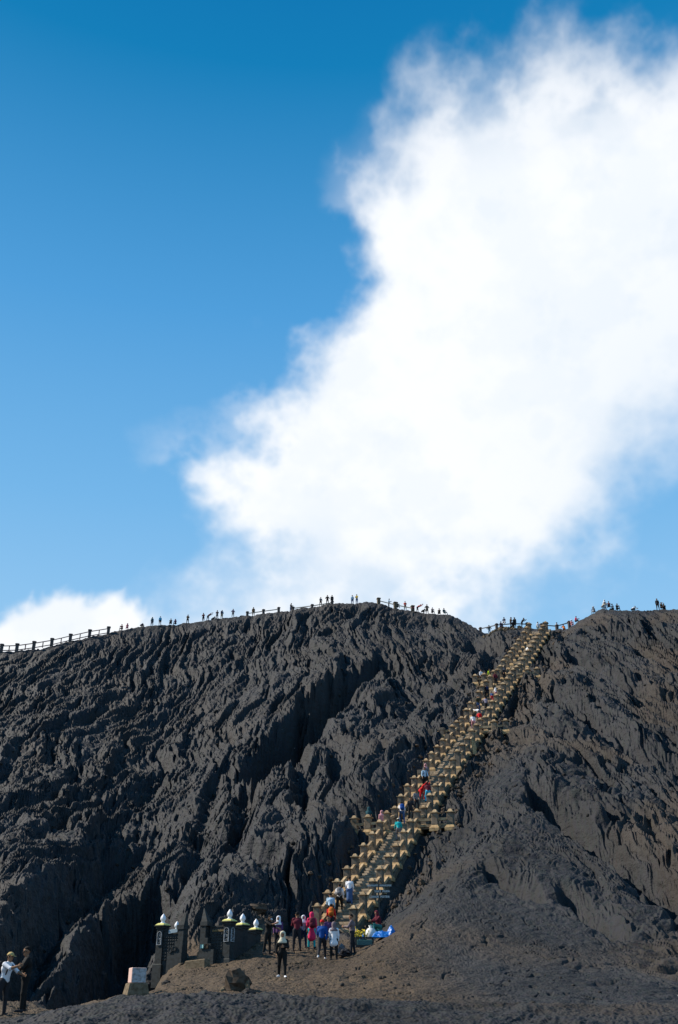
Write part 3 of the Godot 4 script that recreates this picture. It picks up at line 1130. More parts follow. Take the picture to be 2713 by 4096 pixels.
func person(at: Vector3, turn: float, tall: float, pose: String, top: String, low: String, head: String, label: String, more := {}):
	var p := {"at": at, "turn": deg_to_rad(turn), "tall": tall, "pose": pose, "top": top, "low": low, "head": head, "label": label, "cell": clampf(Vector3(at.x, at.y - 1.6, at.z).length() * 0.00042, 0.014, 0.05)}
	p.merge(more, true)
	crowd.append(p)

func build_people():
	crowd_bodies.resize(crowd.size())
	WorkerThreadPool.wait_for_group_task_completion(WorkerThreadPool.add_group_task(crowd_task, crowd.size()))
	for i in crowd.size():
		var p: Dictionary = crowd[i]
		var f: Array = crowd_bodies[i][0]
		var b: Array = crowd_bodies[i][1]
		var o := thing("person", p.label, "person", p.at, p.turn, p.get("group", ""))
		var shift := Transform3D(Basis.IDENTITY, Vector3(0, -f[4], 0))
		var hf: Transform3D = shift * f[1]
		var cf: Transform3D = shift * f[2]
		var verts: PackedVector3Array = b[0]
		for k in verts.size():
			verts[k].y -= f[4]
		var arr := []
		arr.resize(Mesh.ARRAY_MAX)
		arr[Mesh.ARRAY_VERTEX] = verts
		arr[Mesh.ARRAY_NORMAL] = b[1]
		arr[Mesh.ARRAY_COLOR] = b[2]
		arr[Mesh.ARRAY_INDEX] = b[3]
		var am := ArrayMesh.new()
		am.add_surface_from_arrays(Mesh.PRIMITIVE_TRIANGLES, arr)
		# hands and features join the same body mesh
		var st := begin(true)
		for hnd in f[3]:
			var wr: Vector3 = shift * hnd[0]
			var y: Vector3 = -hnd[1]
			var x := Vector3(1, 0, 0)
			x = (x - y * x.dot(y)).normalized()
			hand_shape(st, Transform3D(Basis(x, y, x.cross(y)), wr + hnd[1] * 0.02).scaled_local(Vector3.ONE * p.tall / 1.72 * 1.05), hnd[2])
		# nose, ears, brows
		st.set_color(SKIN * 1.02)
		rings(st, [[Vector3(-0.012, 0.01, 0.080), Vector3(0.012, 0.01, 0.080), Vector3(0.004, 0.025, 0.085), Vector3(-0.004, 0.025, 0.085)], [Vector3(-0.016, -0.022, 0.084), Vector3(0.016, -0.022, 0.084), Vector3(0.007, -0.016, 0.112), Vector3(-0.007, -0.016, 0.112)]], hf)
		for sg in [-1.0, 1.0]:
			rings(st, [[Vector3(0.082 * sg, -0.03, -0.01), Vector3(0.088 * sg, -0.03, 0.012), Vector3(0.088 * sg, 0.03, 0.016), Vector3(0.082 * sg, 0.03, -0.016)], [Vector3(0.098 * sg, -0.024, -0.014), Vector3(0.096 * sg, -0.024, 0.002), Vector3(0.098 * sg, 0.026, 0.004), Vector3(0.102 * sg, 0.026, -0.02)]], hf)
		st.set_color(Color(0.02, 0.012, 0.01))
		for sg in [-1.0, 1.0]:
			block(st, Vector3(0.032 * sg - 0.014, 0.018, 0.070), Vector3(0.032 * sg + 0.014, 0.028, 0.088), hf)
		st.set_color(Color(0.20, 0.07, 0.06))
		block(st, Vector3(-0.022, -0.052, 0.075), Vector3(0.022, -0.044, 0.0905), hf)
		st.generate_normals()
		st.commit(am)
		var body := piece("body", am, null, o)
		for k in am.get_surface_count():
			am.surface_set_material(k, M.cloth)
		headgear(o, p, hf, cf)

func cloth_mat(dye: String) -> Material:
	return mat("dye_" + dye, DYE[dye], 0.85, 0.3)

func headgear(o: Node3D, p: Dictionary, hf: Transform3D, cf: Transform3D):
	var kind: String = p.head
	var dye: String = p.get("head_dye", "hair")
	var st := begin(true)
	match kind:
		"short":
			dome(st, Vector3(0.104, 0.112, 0.112), 0.0, 1.45, hf * Transform3D(Basis(Vector3.RIGHT, -0.42), Vector3(0, 0.04, -0.018)), 5, 12, 0.25)
			piece("hair", finish(st), cloth_mat(dye), o)
		"long":
			dome(st, Vector3(0.106, 0.114, 0.114), 0.0, 1.5, hf * Transform3D(Basis(Vector3.RIGHT, -0.42), Vector3(0, 0.04, -0.018)), 5, 12, 0.3)
			tube(st, [Vector3(0, 0.0, -0.07), Vector3(0, -0.12, -0.095), Vector3(0, -0.26, -0.085)], [0.075, 0.085, 0.045], 8, hf)
			piece("hair", finish(st), cloth_mat(dye), o)
		"cap":
			dome(st, Vector3(0.108, 0.105, 0.116), 0.0, 1.5, hf * Transform3D(Basis(Vector3.RIGHT, -0.08), Vector3(0, 0.048, -0.01)), 5, 12)
			rings(st, [[Vector3(-0.085, 0.050, 0.07), Vector3(0.085, 0.050, 0.07), Vector3(0.07, 0.040, 0.16), Vector3(0, 0.034, 0.19), Vector3(-0.07, 0.040, 0.16)], [Vector3(-0.085, 0.062, 0.07), Vector3(0.085, 0.062, 0.07), Vector3(0.07, 0.048, 0.16), Vector3(0, 0.042, 0.19), Vector3(-0.07, 0.048, 0.16)]], hf)
			piece("cap", finish(st), cloth_mat(dye), o)
			st = begin(true)
			dome(st, Vector3(0.103, 0.09, 0.106), 1.2, 2.0, hf * Transform3D(Basis(Vector3.RIGHT, -0.3), Vector3(0, 0.02, -0.022)), 3, 12)
			piece("hair", finish(st), cloth_mat("hair"), o)
		"hat":
			rings(st, [round_ring(0.175, 0.05, 14), round_ring(0.185, 0.058, 14), round_ring(0.118, 0.07, 14), round_ring(0.105, 0.14, 14), round_ring(0.06, 0.165, 14)], hf)
			piece("hat", finish(st), cloth_mat(dye), o)
		"beanie":
			dome(st, Vector3(0.112, 0.128, 0.118), 0.0, 1.62, hf * Transform3D(Basis(Vector3.RIGHT, -0.15), Vector3(0, 0.038, -0.012)), 6, 12)
			piece("knit_cap", finish(st), cloth_mat(dye), o)
		"scarf", "hood":
			# cloth that wraps the head, leaves the face open and falls to the shoulders
			var all := []
			for q in [[0.165, 0.02], [0.150, 0.07], [0.11, 0.108], [0.04, 0.124], [-0.04, 0.122], [-0.10, 0.108], [-0.15, 0.135], [-0.22, 0.20 if kind == "scarf" else 0.17], [-0.30, 0.225 if kind == "scarf" else 0.18]]:
				var ring := []
				for i in 16:
					var a := TAU * i / 16
					var v := Vector3(cos(a), 0, sin(a))
					var r: float = q[1]
					if v.z > 0.55 and q[0] < 0.10 and q[0] > -0.09:
						r *= lerpf(1.0, 0.52, smoothstep(0.55, 0.95, v.z))
					ring.append(Vector3(v.x * r, q[0], v.z * r * (0.82 if q[0] < -0.12 else 1.0) - 0.012))
				all.append(ring)
			rings(st, all, hf)
			piece("headscarf" if kind == "scarf" else "hood", finish(st), cloth_mat(dye), o)
		_:
			pass
	if p.has("pack"):
		st = begin(true)
		var t := cf * Transform3D(Basis.IDENTITY, Vector3(0, -0.06, -0.235))
		rings(st, [square_ring(0.10, 0.06, -0.25, 0.04), square_ring(0.155, 0.10, -0.20, 0.05), square_ring(0.16, 0.105, 0.05, 0.05), square_ring(0.145, 0.085, 0.19, 0.05), square_ring(0.08, 0.04, 0.25, 0.03)], t)
		block(st, Vector3(-0.115, -0.20, -0.155), Vector3(0.115, -0.02, -0.09), t, 0.02)
		for sg in [-1.0, 1.0]:
			tube(st, [Vector3(0.10 * sg, 0.15, 0.08), Vector3(0.115 * sg, 0.245, 0.20), Vector3(0.12 * sg, 0.15, 0.365), Vector3(0.13 * sg, -0.10, 0.33)], [0.022, 0.024, 0.022, 0.018], 6, t)
		piece("backpack", finish(st), cloth_mat(p.pack), o)
	if p.has("shades"):
		st = begin(false)
		for sg in [-1.0, 1.0]:
			block(st, Vector3(0.036 * sg - 0.029, -0.012, 0.086), Vector3(0.036 * sg + 0.029, 0.024, 0.1), hf, 0.005)
			block(st, Vector3(0.094 * sg - 0.004, 0.006, -0.01), Vector3(0.094 * sg + 0.004, 0.016, 0.092), hf)
		block(st, Vector3(-0.01, 0.008, 0.094), Vector3(0.01, 0.016, 0.102), hf)
		piece("sunglasses", finish(st), cloth_mat("black"), o)
	if p.has("mask"):
		st = begin(true)
		dome(st, Vector3(0.075, 0.062, 0.045), 0.0, 1.55, hf * Transform3D(Basis(Vector3.RIGHT, PI * 0.5), Vector3(0, -0.045, 0.068)), 3, 10)
		piece("face_mask", finish(st), cloth_mat(p.mask), o)

# ---------------------------------------------------------------- the shrine
func wall_between(o: Node3D, called: String, a: Vector3, b: Vector3, high: float, thick: float, m: Material) -> Transform3D:
	var d := Vector3(b.x - a.x, 0, b.z - a.z)
	var t := Transform3D(Basis(d.normalized(), Vector3.UP, d.normalized().cross(Vector3.UP)), a)
	var st := begin()
	block(st, Vector3(0, -0.9, -thick * 0.5), Vector3(d.length(), high, thick * 0.5))
	block(st, Vector3(0.002, high - 0.003, -thick * 0.5 - 0.03), Vector3(d.length() - 0.002, high + 0.06, thick * 0.5 + 0.03))
	piece(called, finish(st), m, o, t)
	return t

func bud_mesh() -> ArrayMesh:
	var st := begin(true)
	rings(st, [round_ring(0.13, 0.0, 18), round_ring(0.15, 0.03, 18), round_ring(0.085, 0.07, 18), round_ring(0.07, 0.10, 18), round_ring(0.125, 0.16, 18, 0.10), round_ring(0.135, 0.23, 18, 0.13), round_ring(0.115, 0.31, 18, 0.13), round_ring(0.07, 0.39, 18, 0.10), round_ring(0.03, 0.44, 18), round_ring(0.005, 0.47, 18)])
	return finish(st)

func shrine_pillar(o: Node3D, at: Vector3, turn: float, high: float, bud: ArrayMesh, carved: Array):
	var st := begin()
	rings(st, [square_ring(0.26, 0.26, -0.9), square_ring(0.26, 0.26, 0.12), square_ring(0.19, 0.19, 0.16), square_ring(0.19, 0.19, high - 0.16), square_ring(0.23, 0.23, high - 0.10), square_ring(0.23, 0.23, high - 0.04), square_ring(0.30, 0.30, high), square_ring(0.30, 0.30, high + 0.04)])
	var p := piece("pillar", finish(st), M.black_stone, o, Transform3D(Basis(Vector3.UP, turn), at))
	st = begin()
	rings(st, [square_ring(0.265, 0.265, high + 0.042), square_ring(0.265, 0.265, high + 0.075), square_ring(0.16, 0.16, high + 0.15)])
	piece("pillar_cap", finish(st), M.yellow_paint, p)
	piece("lotus_bud", bud, M.white_paint, p, Transform3D(Basis.IDENTITY, Vector3(0, high + 0.13, 0)))
	for c in carved:      # 0 front, 1 right side: an arched white panel with a scrolled figure in relief
		var f := Transform3D(Basis(Vector3.UP, c * PI * 0.5), Vector3.ZERO)
		st = begin()
		var outer := []
		var inner := []
		for k in 13:
			var a := PI * k / 12.0
			outer.append(Vector3(cos(a) * 0.135, high - 0.36 + sin(a) * 0.13, 0.20))
			inner.append(Vector3(cos(a) * 0.108, high - 0.36 + sin(a) * 0.105, 0.20))
		outer.append(Vector3(-0.135, high - 0.86, 0.20))
		inner.append(Vector3(-0.108, high - 0.833, 0.20))
		outer.append(Vector3(0.135, high - 0.86, 0.20))
		inner.append(Vector3(0.108, high - 0.833, 0.20))
		for k in outer.size():
			var n := (k + 1) % outer.size()
			var dz := Vector3(0, 0, 0.035)
			rings(st, [[f * (outer[k] - dz), f * (outer[n] - dz), f * (inner[n] - dz), f * (inner[k] - dz)], [f * outer[k] + f.basis * dz, f * outer[n] + f.basis * dz, f * inner[n] + f.basis * dz, f * inner[k] + f.basis * dz]])
		for q in [[[-0.07, -0.78], [0.02, -0.74], [0.06, -0.66], [0.0, -0.60], [-0.05, -0.64]], [[0.07, -0.58], [-0.02, -0.56], [-0.07, -0.48], [-0.01, -0.42], [0.05, -0.46]], [[-0.06, -0.40], [0.0, -0.34], [0.05, -0.38]], [[0.08, -0.80], [0.085, -0.70]], [[-0.08, -0.60], [-0.085, -0.52]], [[0.0, -0.30], [0.0, -0.27]]]:
			var pts := []
			var rad := []
			for v in q:
				pts.append(f * Vector3(v[0], high + v[1], 0.20))
				rad.append(0.014)
			tube(st, pts, rad, 5)
		piece("carved_panel", finish(st), M.weathered_white, p)

func gate_post(o: Node3D, t: Transform3D, sg: float):
	# one half of a split gate: steps down away from the opening, straight on the inner side at x = 0
	var st := begin()
	var outx := -sg
	for q in [[-0.9, 0.56, 0.86, 0.24], [0.56, 0.82, 0.66, 0.225], [0.82, 1.08, 0.46, 0.21], [1.08, 1.62, 0.30, 0.19]]:
		var lo := Vector3(minf(0.0, outx * q[2]), q[0], -q[3])
		var hi := Vector3(maxf(0.0, outx * q[2]), q[1] + 0.004, q[3])
		block(st, lo, hi, Transform3D.IDENTITY, 0.0)
	var post_ := piece("gate_post", finish(st), M.black_stone, o, t)
	st = begin()
	var a := 0.02 * sg
	var b := outx * 0.40
	var mid := (a + b) * 0.5
	var lo_ := [Vector3(a, 1.622, -0.22), Vector3(b, 1.622, -0.22), Vector3(b, 1.622, 0.22), Vector3(a, 1.622, 0.22)]
	var hi_ := []
	for v in lo_:
		hi_.append(v + Vector3(0, 0.19, 0))
	rings(st, [lo_, hi_])
	var x0 := 0.0
	var x1 := outx * 0.36
	rings(st, [[Vector3(x0, 1.81, -0.18), Vector3(x1, 1.81, -0.18), Vector3(x1, 1.81, 0.18), Vector3(x0, 1.81, 0.18)], [Vector3(x0, 2.44, -0.01), Vector3(x0 + outx * 0.03, 2.44, -0.01), Vector3(x0 + outx * 0.03, 2.44, 0.01), Vector3(x0, 2.44, 0.01)]])
	piece("spire", finish(st), M.black_stone, post_)

func studs(x0: float, x1: float, y0: float, y1: float, z: float) -> ArrayMesh:    # rows of raised square blocks
	var st := begin()
	var nx := maxi(1, int((x1 - x0) / 0.13))
	var ny := maxi(1, int((y1 - y0) / 0.13))
	for j in ny:
		for i in nx:
			var c := Vector3(lerpf(x0, x1, (i + 0.5) / nx), lerpf(y0, y1, (j + 0.5) / ny), z)
			rings(st, [[c + Vector3(-0.05, -0.05, 0), c + Vector3(0.05, -0.05, 0), c + Vector3(0.05, 0.05, 0), c + Vector3(-0.05, 0.05, 0)], [c + Vector3(-0.028, -0.028, 0.035), c + Vector3(0.028, -0.028, 0.035), c + Vector3(0.028, 0.028, 0.035), c + Vector3(-0.028, 0.028, 0.035)]])
	return finish(st)

func build_shrine():
	var c := Vector3(-5.27, 0, -51.7)
	var l := Vector3(-8.78, 0, -53.6)
	var p3 := Vector3(-4.87, 0, -54.3)
	var p4 := Vector3(-4.42, 0, -57.3)
	var bl := Vector3(-8.78, 0, -58.3)
	var y := ground(c.x, c.z) - 0.02
	var origin := Vector3(c.x, y, c.z)
	var o := thing("shrine", "small black stone shrine enclosure with a split gate and white lotus buds on its pillars", "shrine", origin)
	c -= Vector3(c.x, 0, c.z)
	l -= Vector3(origin.x, 0, origin.z)
	p3 -= Vector3(origin.x, 0, origin.z)
	p4 -= Vector3(origin.x, 0, origin.z)
	bl -= Vector3(origin.x, 0, origin.z)
	var dir := (l - c).normalized()
	var turn := atan2(dir.z, -dir.x)        # facade faces +z of this frame
	var face := Basis(Vector3.UP, turn)
	var bud := bud_mesh()
	shrine_pillar(o, c, turn, 1.75, bud, [0, 1])
	shrine_pillar(o, l - Vector3(0, 0.15, 0), turn, 1.86, bud, [0])
	shrine_pillar(o, p3, turn - 0.25, 1.78, bud, [])
	shrine_pillar(o, p4, turn - 0.25, 1.78, bud, [])
	shrine_pillar(o, bl, turn, 1.74, bud, [])
	shrine_pillar(o, Vector3(-7.83 - origin.x, -0.2, -57.0 - origin.z), turn, 1.30, bud, [])
	# facade walls either side of the gate, with rows of studs and a gilded frieze
	var w1 := wall_between(o, "wall", c, c + dir * 1.04, 1.56, 0.22, M.black_stone)
	var w2 := wall_between(o, "wall", c + dir * 2.83, l, 1.50, 0.22, M.black_stone)
	for q in [[w1, 0.22, 1.03, 1.56], [w2, 0.0, 1.0, 1.50]]:
		var sm := piece("stud_rows", studs(-q[2] + 0.02, -q[1] - 0.02, 0.12, q[3] - 0.24, 0.0), M.black_tile, o, Transform3D(face, (q[0] as Transform3D).origin + face * Vector3(0, 0, 0.11)))
		sm.set_meta("kind", "stuff")
	var st := begin()
	for k in 9:
		block(st, Vector3(-0.24 - 0.075 * k - 0.028, 1.36, 0.105), Vector3(-0.24 - 0.075 * k + 0.028, 1.36 + 0.09 - 0.02 * (k % 2), 0.145))
	piece("gilded_frieze", finish(st), M.gold_paint, o, Transform3D(face, c))
	gate_post(o, Transform3D(face, c + dir * 1.43 + face * Vector3(0, 0, 0.16)), -1.0)
	gate_post(o, Transform3D(face, c + dir * 2.44 + face * Vector3(0, -0.1, 0.16)), 1.0)
	wall_between(o, "side_wall", c, p3, 1.56, 0.2, M.black_stone)
	wall_between(o, "side_wall", p3, p4, 1.56, 0.2, M.black_stone)
	wall_between(o, "side_wall", l, bl, 1.4, 0.2, M.black_stone)
	wall_between(o, "back_wall", bl, p4, 1.2, 0.2, M.black_stone)
	# tablets and a notice board on the facade
	st = begin()
	block(st, Vector3(-0.27, -0.085, 0), Vector3(0.27, 0.085, 0.03), Transform3D.IDENTITY, 0.006)
	piece("notice_board", finish(st), mat("notice", Color(0.30, 0.38, 0.42), 0.5), o, Transform3D(face * Basis(Vector3.BACK, 0.10), c + dir * 3.19 + face * Vector3(0, 1.46, 0.17)))
	for q in [[3.12, 0.60, 0.0, "black_tile"], [2.88, 0.66, 0.0, "black_tile"], [1.22, 0.70, 0.0, "glass_green"], [0.98, 0.71, 0.0, "rock"]]:
		st = begin()
		block(st, Vector3(-0.085, -0.085, 0), Vector3(0.085, 0.085, 0.02))
		for e in [[-0.1, -0.1, 0.1, -0.08], [-0.1, 0.08, 0.1, 0.1], [-0.1, -0.08, -0.08, 0.08], [0.08, -0.08, 0.1, 0.08]]:
			block(st, Vector3(e[0], e[1], 0.002), Vector3(e[2], e[3], 0.04))
		piece("tablet", finish(st), M[q[3]], o, Transform3D(face, c + dir * q[0] + face * Vector3(0, q[1], 0.40)))
	st = begin()
	for sg in [-1.0, 1.0]:
		rings(st, [[Vector3(0, -0.07, 0.0), Vector3(0.085 * sg, -0.075, 0.03), Vector3(0.085 * sg, 0.075, 0.03), Vector3(0, 0.07, 0.0)], [Vector3(0, -0.07, 0.012), Vector3(0.085 * sg, -0.075, 0.042), Vector3(0.085 * sg, 0.075, 0.042), Vector3(0, 0.07, 0.012)]])
	piece("open_book_relief", finish(st), mat("pale_teal", Color(0.25, 0.45, 0.45), 0.6), o, Transform3D(face, c + dir * 1.22 + face * Vector3(0, 0.70, 0.425)))
	# stone slabs that lead to the gate
	var a := Vector3(-6.62, 0, -51.15)
	st = begin()
	block(st, Vector3(-0.58, -0.2, -0.22), Vector3(0.58, 0.26, 0.22), Transform3D.IDENTITY, 0.035)
	var sl := thing("stone_slab", "long tan stone slab lying tilted before the shrine gate", "stone slab", Vector3(a.x, ground(a.x, a.z), a.z), turn)
	piece("slab", finish(st), M.tan_stone, sl, Transform3D(Basis(Vector3.BACK, 0.07), Vector3(0, 0.02, 0)))
	a = Vector3(-6.42, 0, -52.5)
	st = begin()
	block(st, Vector3(-0.36, -0.3, -0.25), Vector3(0.36, 0.36, 0.25), Transform3D.IDENTITY, 0.03)
	sl = thing("stone_slab", "shorter stone step standing inside the shrine gate opening", "stone step", Vector3(a.x, ground(a.x, a.z), a.z), turn)
	piece("step", finish(st), M.tan_stone, sl)

# ---------------------------------------------------------------- things on the plaza
func letters(parent: Node3D, text: String, size: float, at: Vector3):
	var f := SystemFont.new()
	f.font_names = PackedStringArray(["Droid Sans"])
	f.font_weight = 700
	var t := TextMesh.new()
	t.text = text
	t.font = f
	t.font_size = 32
	t.pixel_size = size / 32.0
	t.depth = 0.008
	piece("lettering", t, M.letter_white, parent, Transform3D(Basis.IDENTITY, at))

func build_plaza_things():
	# signpost with three boards
	var at := Vector3(2.36, 0, -62.2)
	at.y = ground(at.x, at.z)
	var o := thing("signpost", "tall wooden signpost with three lettered boards beside the foot of the stairway", "signpost", at, -0.06)
	var st := begin()
	rings(st, [square_ring(0.04, 0.04, -0.4), square_ring(0.035, 0.035, 2.62), square_ring(0.02, 0.02, 2.66)])
	piece("pole", finish(st), M.sign_wood, o, Transform3D(Basis(Vector3.BACK, 0.02), Vector3.ZERO))
	for q in [[2.34, -0.47, 0.47, false, "HORMATI  KAWASAN", 0.145], [2.02, -0.24, 0.58, true, "SUCI  PURA", 0.165], [1.72, -0.40, 0.42, false, "LUHUR  POTEN", 0.165]]:
		st = begin()
		var lo: Array = [Vector3(q[1], -0.085, 0.042), Vector3(q[2], -0.085, 0.042), Vector3(q[2] + (0.16 if q[3] else 0.0), 0.0, 0.042), Vector3(q[2], 0.085, 0.042), Vector3(q[1], 0.085, 0.042)]
		var hi := []
		for v in lo:
			hi.append(v + Vector3(0, 0, 0.03))
		rings(st, [lo, hi])
		var b := piece("board", finish(st), M.sign_wood, o, Transform3D(Basis.IDENTITY, Vector3(0, q[0], 0)))
		letters(b, q[4], q[5], Vector3((q[1] + q[2]) * 0.5, 0, 0.073))
	# painted marker stone on its dark base
	at = Vector3(-7.42, 0, -40.4)
	at.y = ground(at.x, at.z)
	o = thing("marker_block", "white and pink painted cube on a dark stepped base at the plaza edge", "marker", at, 0.42)
	st = begin()
	rings(st, [square_ring(0.42, 0.40, -0.3), square_ring(0.40, 0.38, 0.05), square_ring(0.33, 0.32, 0.40), square_ring(0.31, 0.30, 0.42)])
	piece("base", finish(st), M.tan_stone, o)
	st = begin()
	block(st, Vector3(-0.27, 0.421, -0.27), Vector3(0.27, 0.93, 0.27), Transform3D.IDENTITY, 0.02)
	piece("cube", finish(st), M.pink_paint, o)
	st = begin()
	block(st, Vector3(-0.255, 0.44, 0.268), Vector3(0.255, 0.915, 0.275))
	piece("white_face", finish(st), M.weathered_white, o)
	# stones
	for q in [
		["rock", "large brown broken rock with pale shards on the plaza", -3.39, -36.7, Vector3(0.92, 0.86, 0.7), 1, "rock", 0.22],
		["rock", "pale thin shard beside the large brown rock", -3.82, -36.5, Vector3(0.34, 0.22, 0.25), 2, "tan_stone", 0.03],
		["rock", "upright pale shard leaning on the big rock's shaded side", -3.02, -36.4, Vector3(0.22, 0.42, 0.16), 3, "tan_stone", 0.1],
		["rock", "ochre yellow stone block beside the painted marker", -8.98, -41.3, Vector3(0.44, 0.30, 0.34), 4, "ochre", 0.08],
		["rock", "round dark stone half buried below the shrine wall", -6.12, -38.9, Vector3(0.46, 0.32, 0.4), 5, "dark_rock", 0.06],
		["rock", "flat dark stone on the brown plaza by the front hump", -2.88, -34.9, Vector3(0.5, 0.24, 0.4), 6, "dark_rock", 0.04],
		["rock", "grey stone near the shrine's western pillar", -7.3, -46.5, Vector3(0.5, 0.3, 0.4), 7, "dark_rock", 0.05],
		["rock", "small pale stone alone on the brown plaza", -1.4, -34.0, Vector3(0.26, 0.14, 0.2), 8, "tan_stone", 0.03],
		["rock", "low grey stone at the brow of the dark hump", -4.0, -31.0, Vector3(0.42, 0.2, 0.3), 9, "dark_rock", 0.03],
		["rock", "large tan boulder lodged on the slope above the shrine", -4.75, -62.0, Vector3(1.3, 0.7, 0.8), 10, "rock", 0.25],
	]:
		o = thing(q[0], q[1], "rock", Vector3(q[2], ground(q[2], q[3]), q[3]), q[5] * 0.7, "loose rocks on the ash")
		piece("stone", boulder(q[5], q[4]), M[q[6]], o, Transform3D(Basis.IDENTITY, Vector3(0, q[7], 0)))
	# blue tarpaulin heaped on the ground
	at = Vector3(2.25, 0, -53.6)
	at.y = ground(at.x, at.z)
	o = thing("tarpaulin", "crumpled bright blue tarpaulin heaped on the ground by the flower seller", "tarpaulin", at)
	st = begin(true)
	var n := 26
	var grid := []
	for j in n:
		var row := []
		for i in n:
			var u := i / float(n - 1) * 2.0 - 1.0
			var v := j / float(n - 1) * 2.0 - 1.0
			var bump := 0.55 * exp(-pow((u - 0.55) / 0.28, 2.0) - v * v * 2.0) + 0.26 * exp(-pow((u + 0.25) / 0.55, 2.0) - v * v * 2.2)
			var crease := 0.13 * absf(noise.get_noise_2d(u * 2.6, v * 2.2)) + 0.06 * noise.get_noise_2d(u * 6.0, v * 6.0 + 3.0)
			var edge := smoothstep(1.0, 0.75, maxf(absf(u), absf(v)))
			row.append(Vector3(u * 0.85 + 0.05 * noise.get_noise_2d(v * 3.0, 8.0), 0.02 + (bump + crease) * edge - 0.03 * (1.0 - edge), v * 0.42 + 0.06 * noise.get_noise_2d(u * 3.0, 1.0)))
		grid.append(row)
	for j in n - 1:
		for i in n - 1:
			quad(st, grid[j][i], grid[j][i + 1], grid[j + 1][i + 1], grid[j + 1][i], (grid[j][i] + grid[j + 1][i + 1]) * 0.5 - Vector3(0, 0.5, 0))
	piece("sheet", finish(st), M.tarp_blue, o, Transform3D(Basis.from_scale(Vector3(0.8, 0.85, 0.9)), Vector3.ZERO))
	# the seller's wares
	at = Vector3(1.25, 0, -53.3)
	at.y = ground(at.x, at.z)
	o = thing("display_crate", "low dark crate with glass sides next to the blue tarpaulin", "crate", at, 0.1)
	st = begin()
	for q in [[-0.42, -0.22], [0.42, -0.22], [0.42, 0.22], [-0.42, 0.22]]:
		block(st, Vector3(q[0] - 0.025, 0, q[1] - 0.025), Vector3(q[0] + 0.025, 0.40, q[1] + 0.025))
	block(st, Vector3(-0.45, 0.38, -0.25), Vector3(0.45, 0.43, -0.20))
	block(st, Vector3(-0.45, 0.38, 0.20), Vector3(0.45, 0.43, 0.25))
	block(st, Vector3(-0.46, -0.03, -0.26), Vector3(0.46, 0.05, 0.26))
	piece("frame", finish(st), M.steel_dark, o)
	st = begin()
	block(st, Vector3(-0.39, 0.052, -0.19), Vector3(0.39, 0.30, 0.19), Transform3D.IDENTITY, 0.02)
	piece("box", finish(st), M.glass_green, o)
	for q in [["sack", "bulging white plastic sack beside the seated flower seller", 1.62, -55.1, 0.62, "sack_white"], ["sack", "small blue bundle on top of the seller's goods", 1.25, -55.3, 0.42, "tarp_blue"]]:
		at = Vector3(q[2], ground(q[2], q[3]), q[3])
		o = thing(q[0], q[1], "sack", at)
		st = begin(true)
		var r: float = q[4]
		rings(st, [round_ring(r * 0.40, -0.03, 12, 0.06, 5), round_ring(r * 0.52, r * 0.22, 12, 0.09, 5), round_ring(r * 0.50, r * 0.55, 12, 0.10, 4), round_ring(r * 0.30, r * 0.88, 12, 0.14, 5), round_ring(r * 0.10, r * 1.0, 12), round_ring(r * 0.18, r * 1.14, 12, 0.2, 5)])
		piece("bag", finish(st), M[q[5]], o)
	for k in 3:
		at = Vector3(0.72 + 0.28 * k, 0, -54.6 + 0.3 * (k % 2))
		at.y = ground(at.x, at.z)
		o = thing("flower_bundle", ["tallest yellow dried flower bundle behind the man in the mauve jacket", "middle yellow flower bundle behind the glass crate", "low yellow flower bundle next to the white sack"][k], "flowers", at, 0.0, "yellow flower bundles for sale")
		var stem := begin(true)
		var head := begin(true)
		rng.seed = 300 + k
		for i in 34:
			var a := rng.randf() * TAU
			var d := Vector3(cos(a) * rng.randf() * 0.24, 0.55 + rng.randf() * 0.35 - 0.1 * k, sin(a) * rng.randf() * 0.24)
			tube(stem, [Vector3(d.x * 0.2, 0, d.z * 0.2), d], [0.008, 0.006], 4)
			dome(head, Vector3(0.035, 0.045, 0.035), 0.0, 2.4, Transform3D(Basis.IDENTITY, d), 2, 6)
		piece("stems", finish(stem), M.leaf, o)
		piece("blooms", finish(head), M.petal_yellow, o)
	# bags set down by the man in mauve
	for q in [[0.28, -51.9, "slumped black bag at the feet of the man in mauve", "dark", Vector3(0.55, 0.36, 0.4)], [0.12, -52.3, "grey bundle behind the slumped black bag", "grey", Vector3(0.4, 0.5, 0.36)]]:
		o = thing("bag", q[2], "bag", Vector3(q[0], ground(q[0], q[1]), q[1]))
		piece("cloth", boulder(40, q[4], 0.35), cloth_mat(q[3]), o, Transform3D(Basis.IDENTITY, Vector3(0, q[4].y * 0.42, 0)))
	# white sack on the upper steps
	at = on_stairs(68.6, 0.1, 0.02)
	o = thing("sack", "white sack set down on the upper steps", "sack", at)
	st = begin(true)
	rings(st, [round_ring(0.30, -0.1, 12, 0.06, 5), round_ring(0.36, 0.25, 12, 0.08, 5), round_ring(0.30, 0.65, 12, 0.1, 4), round_ring(0.12, 0.85, 12)])
	piece("bag", finish(st), M.sack_white, o)

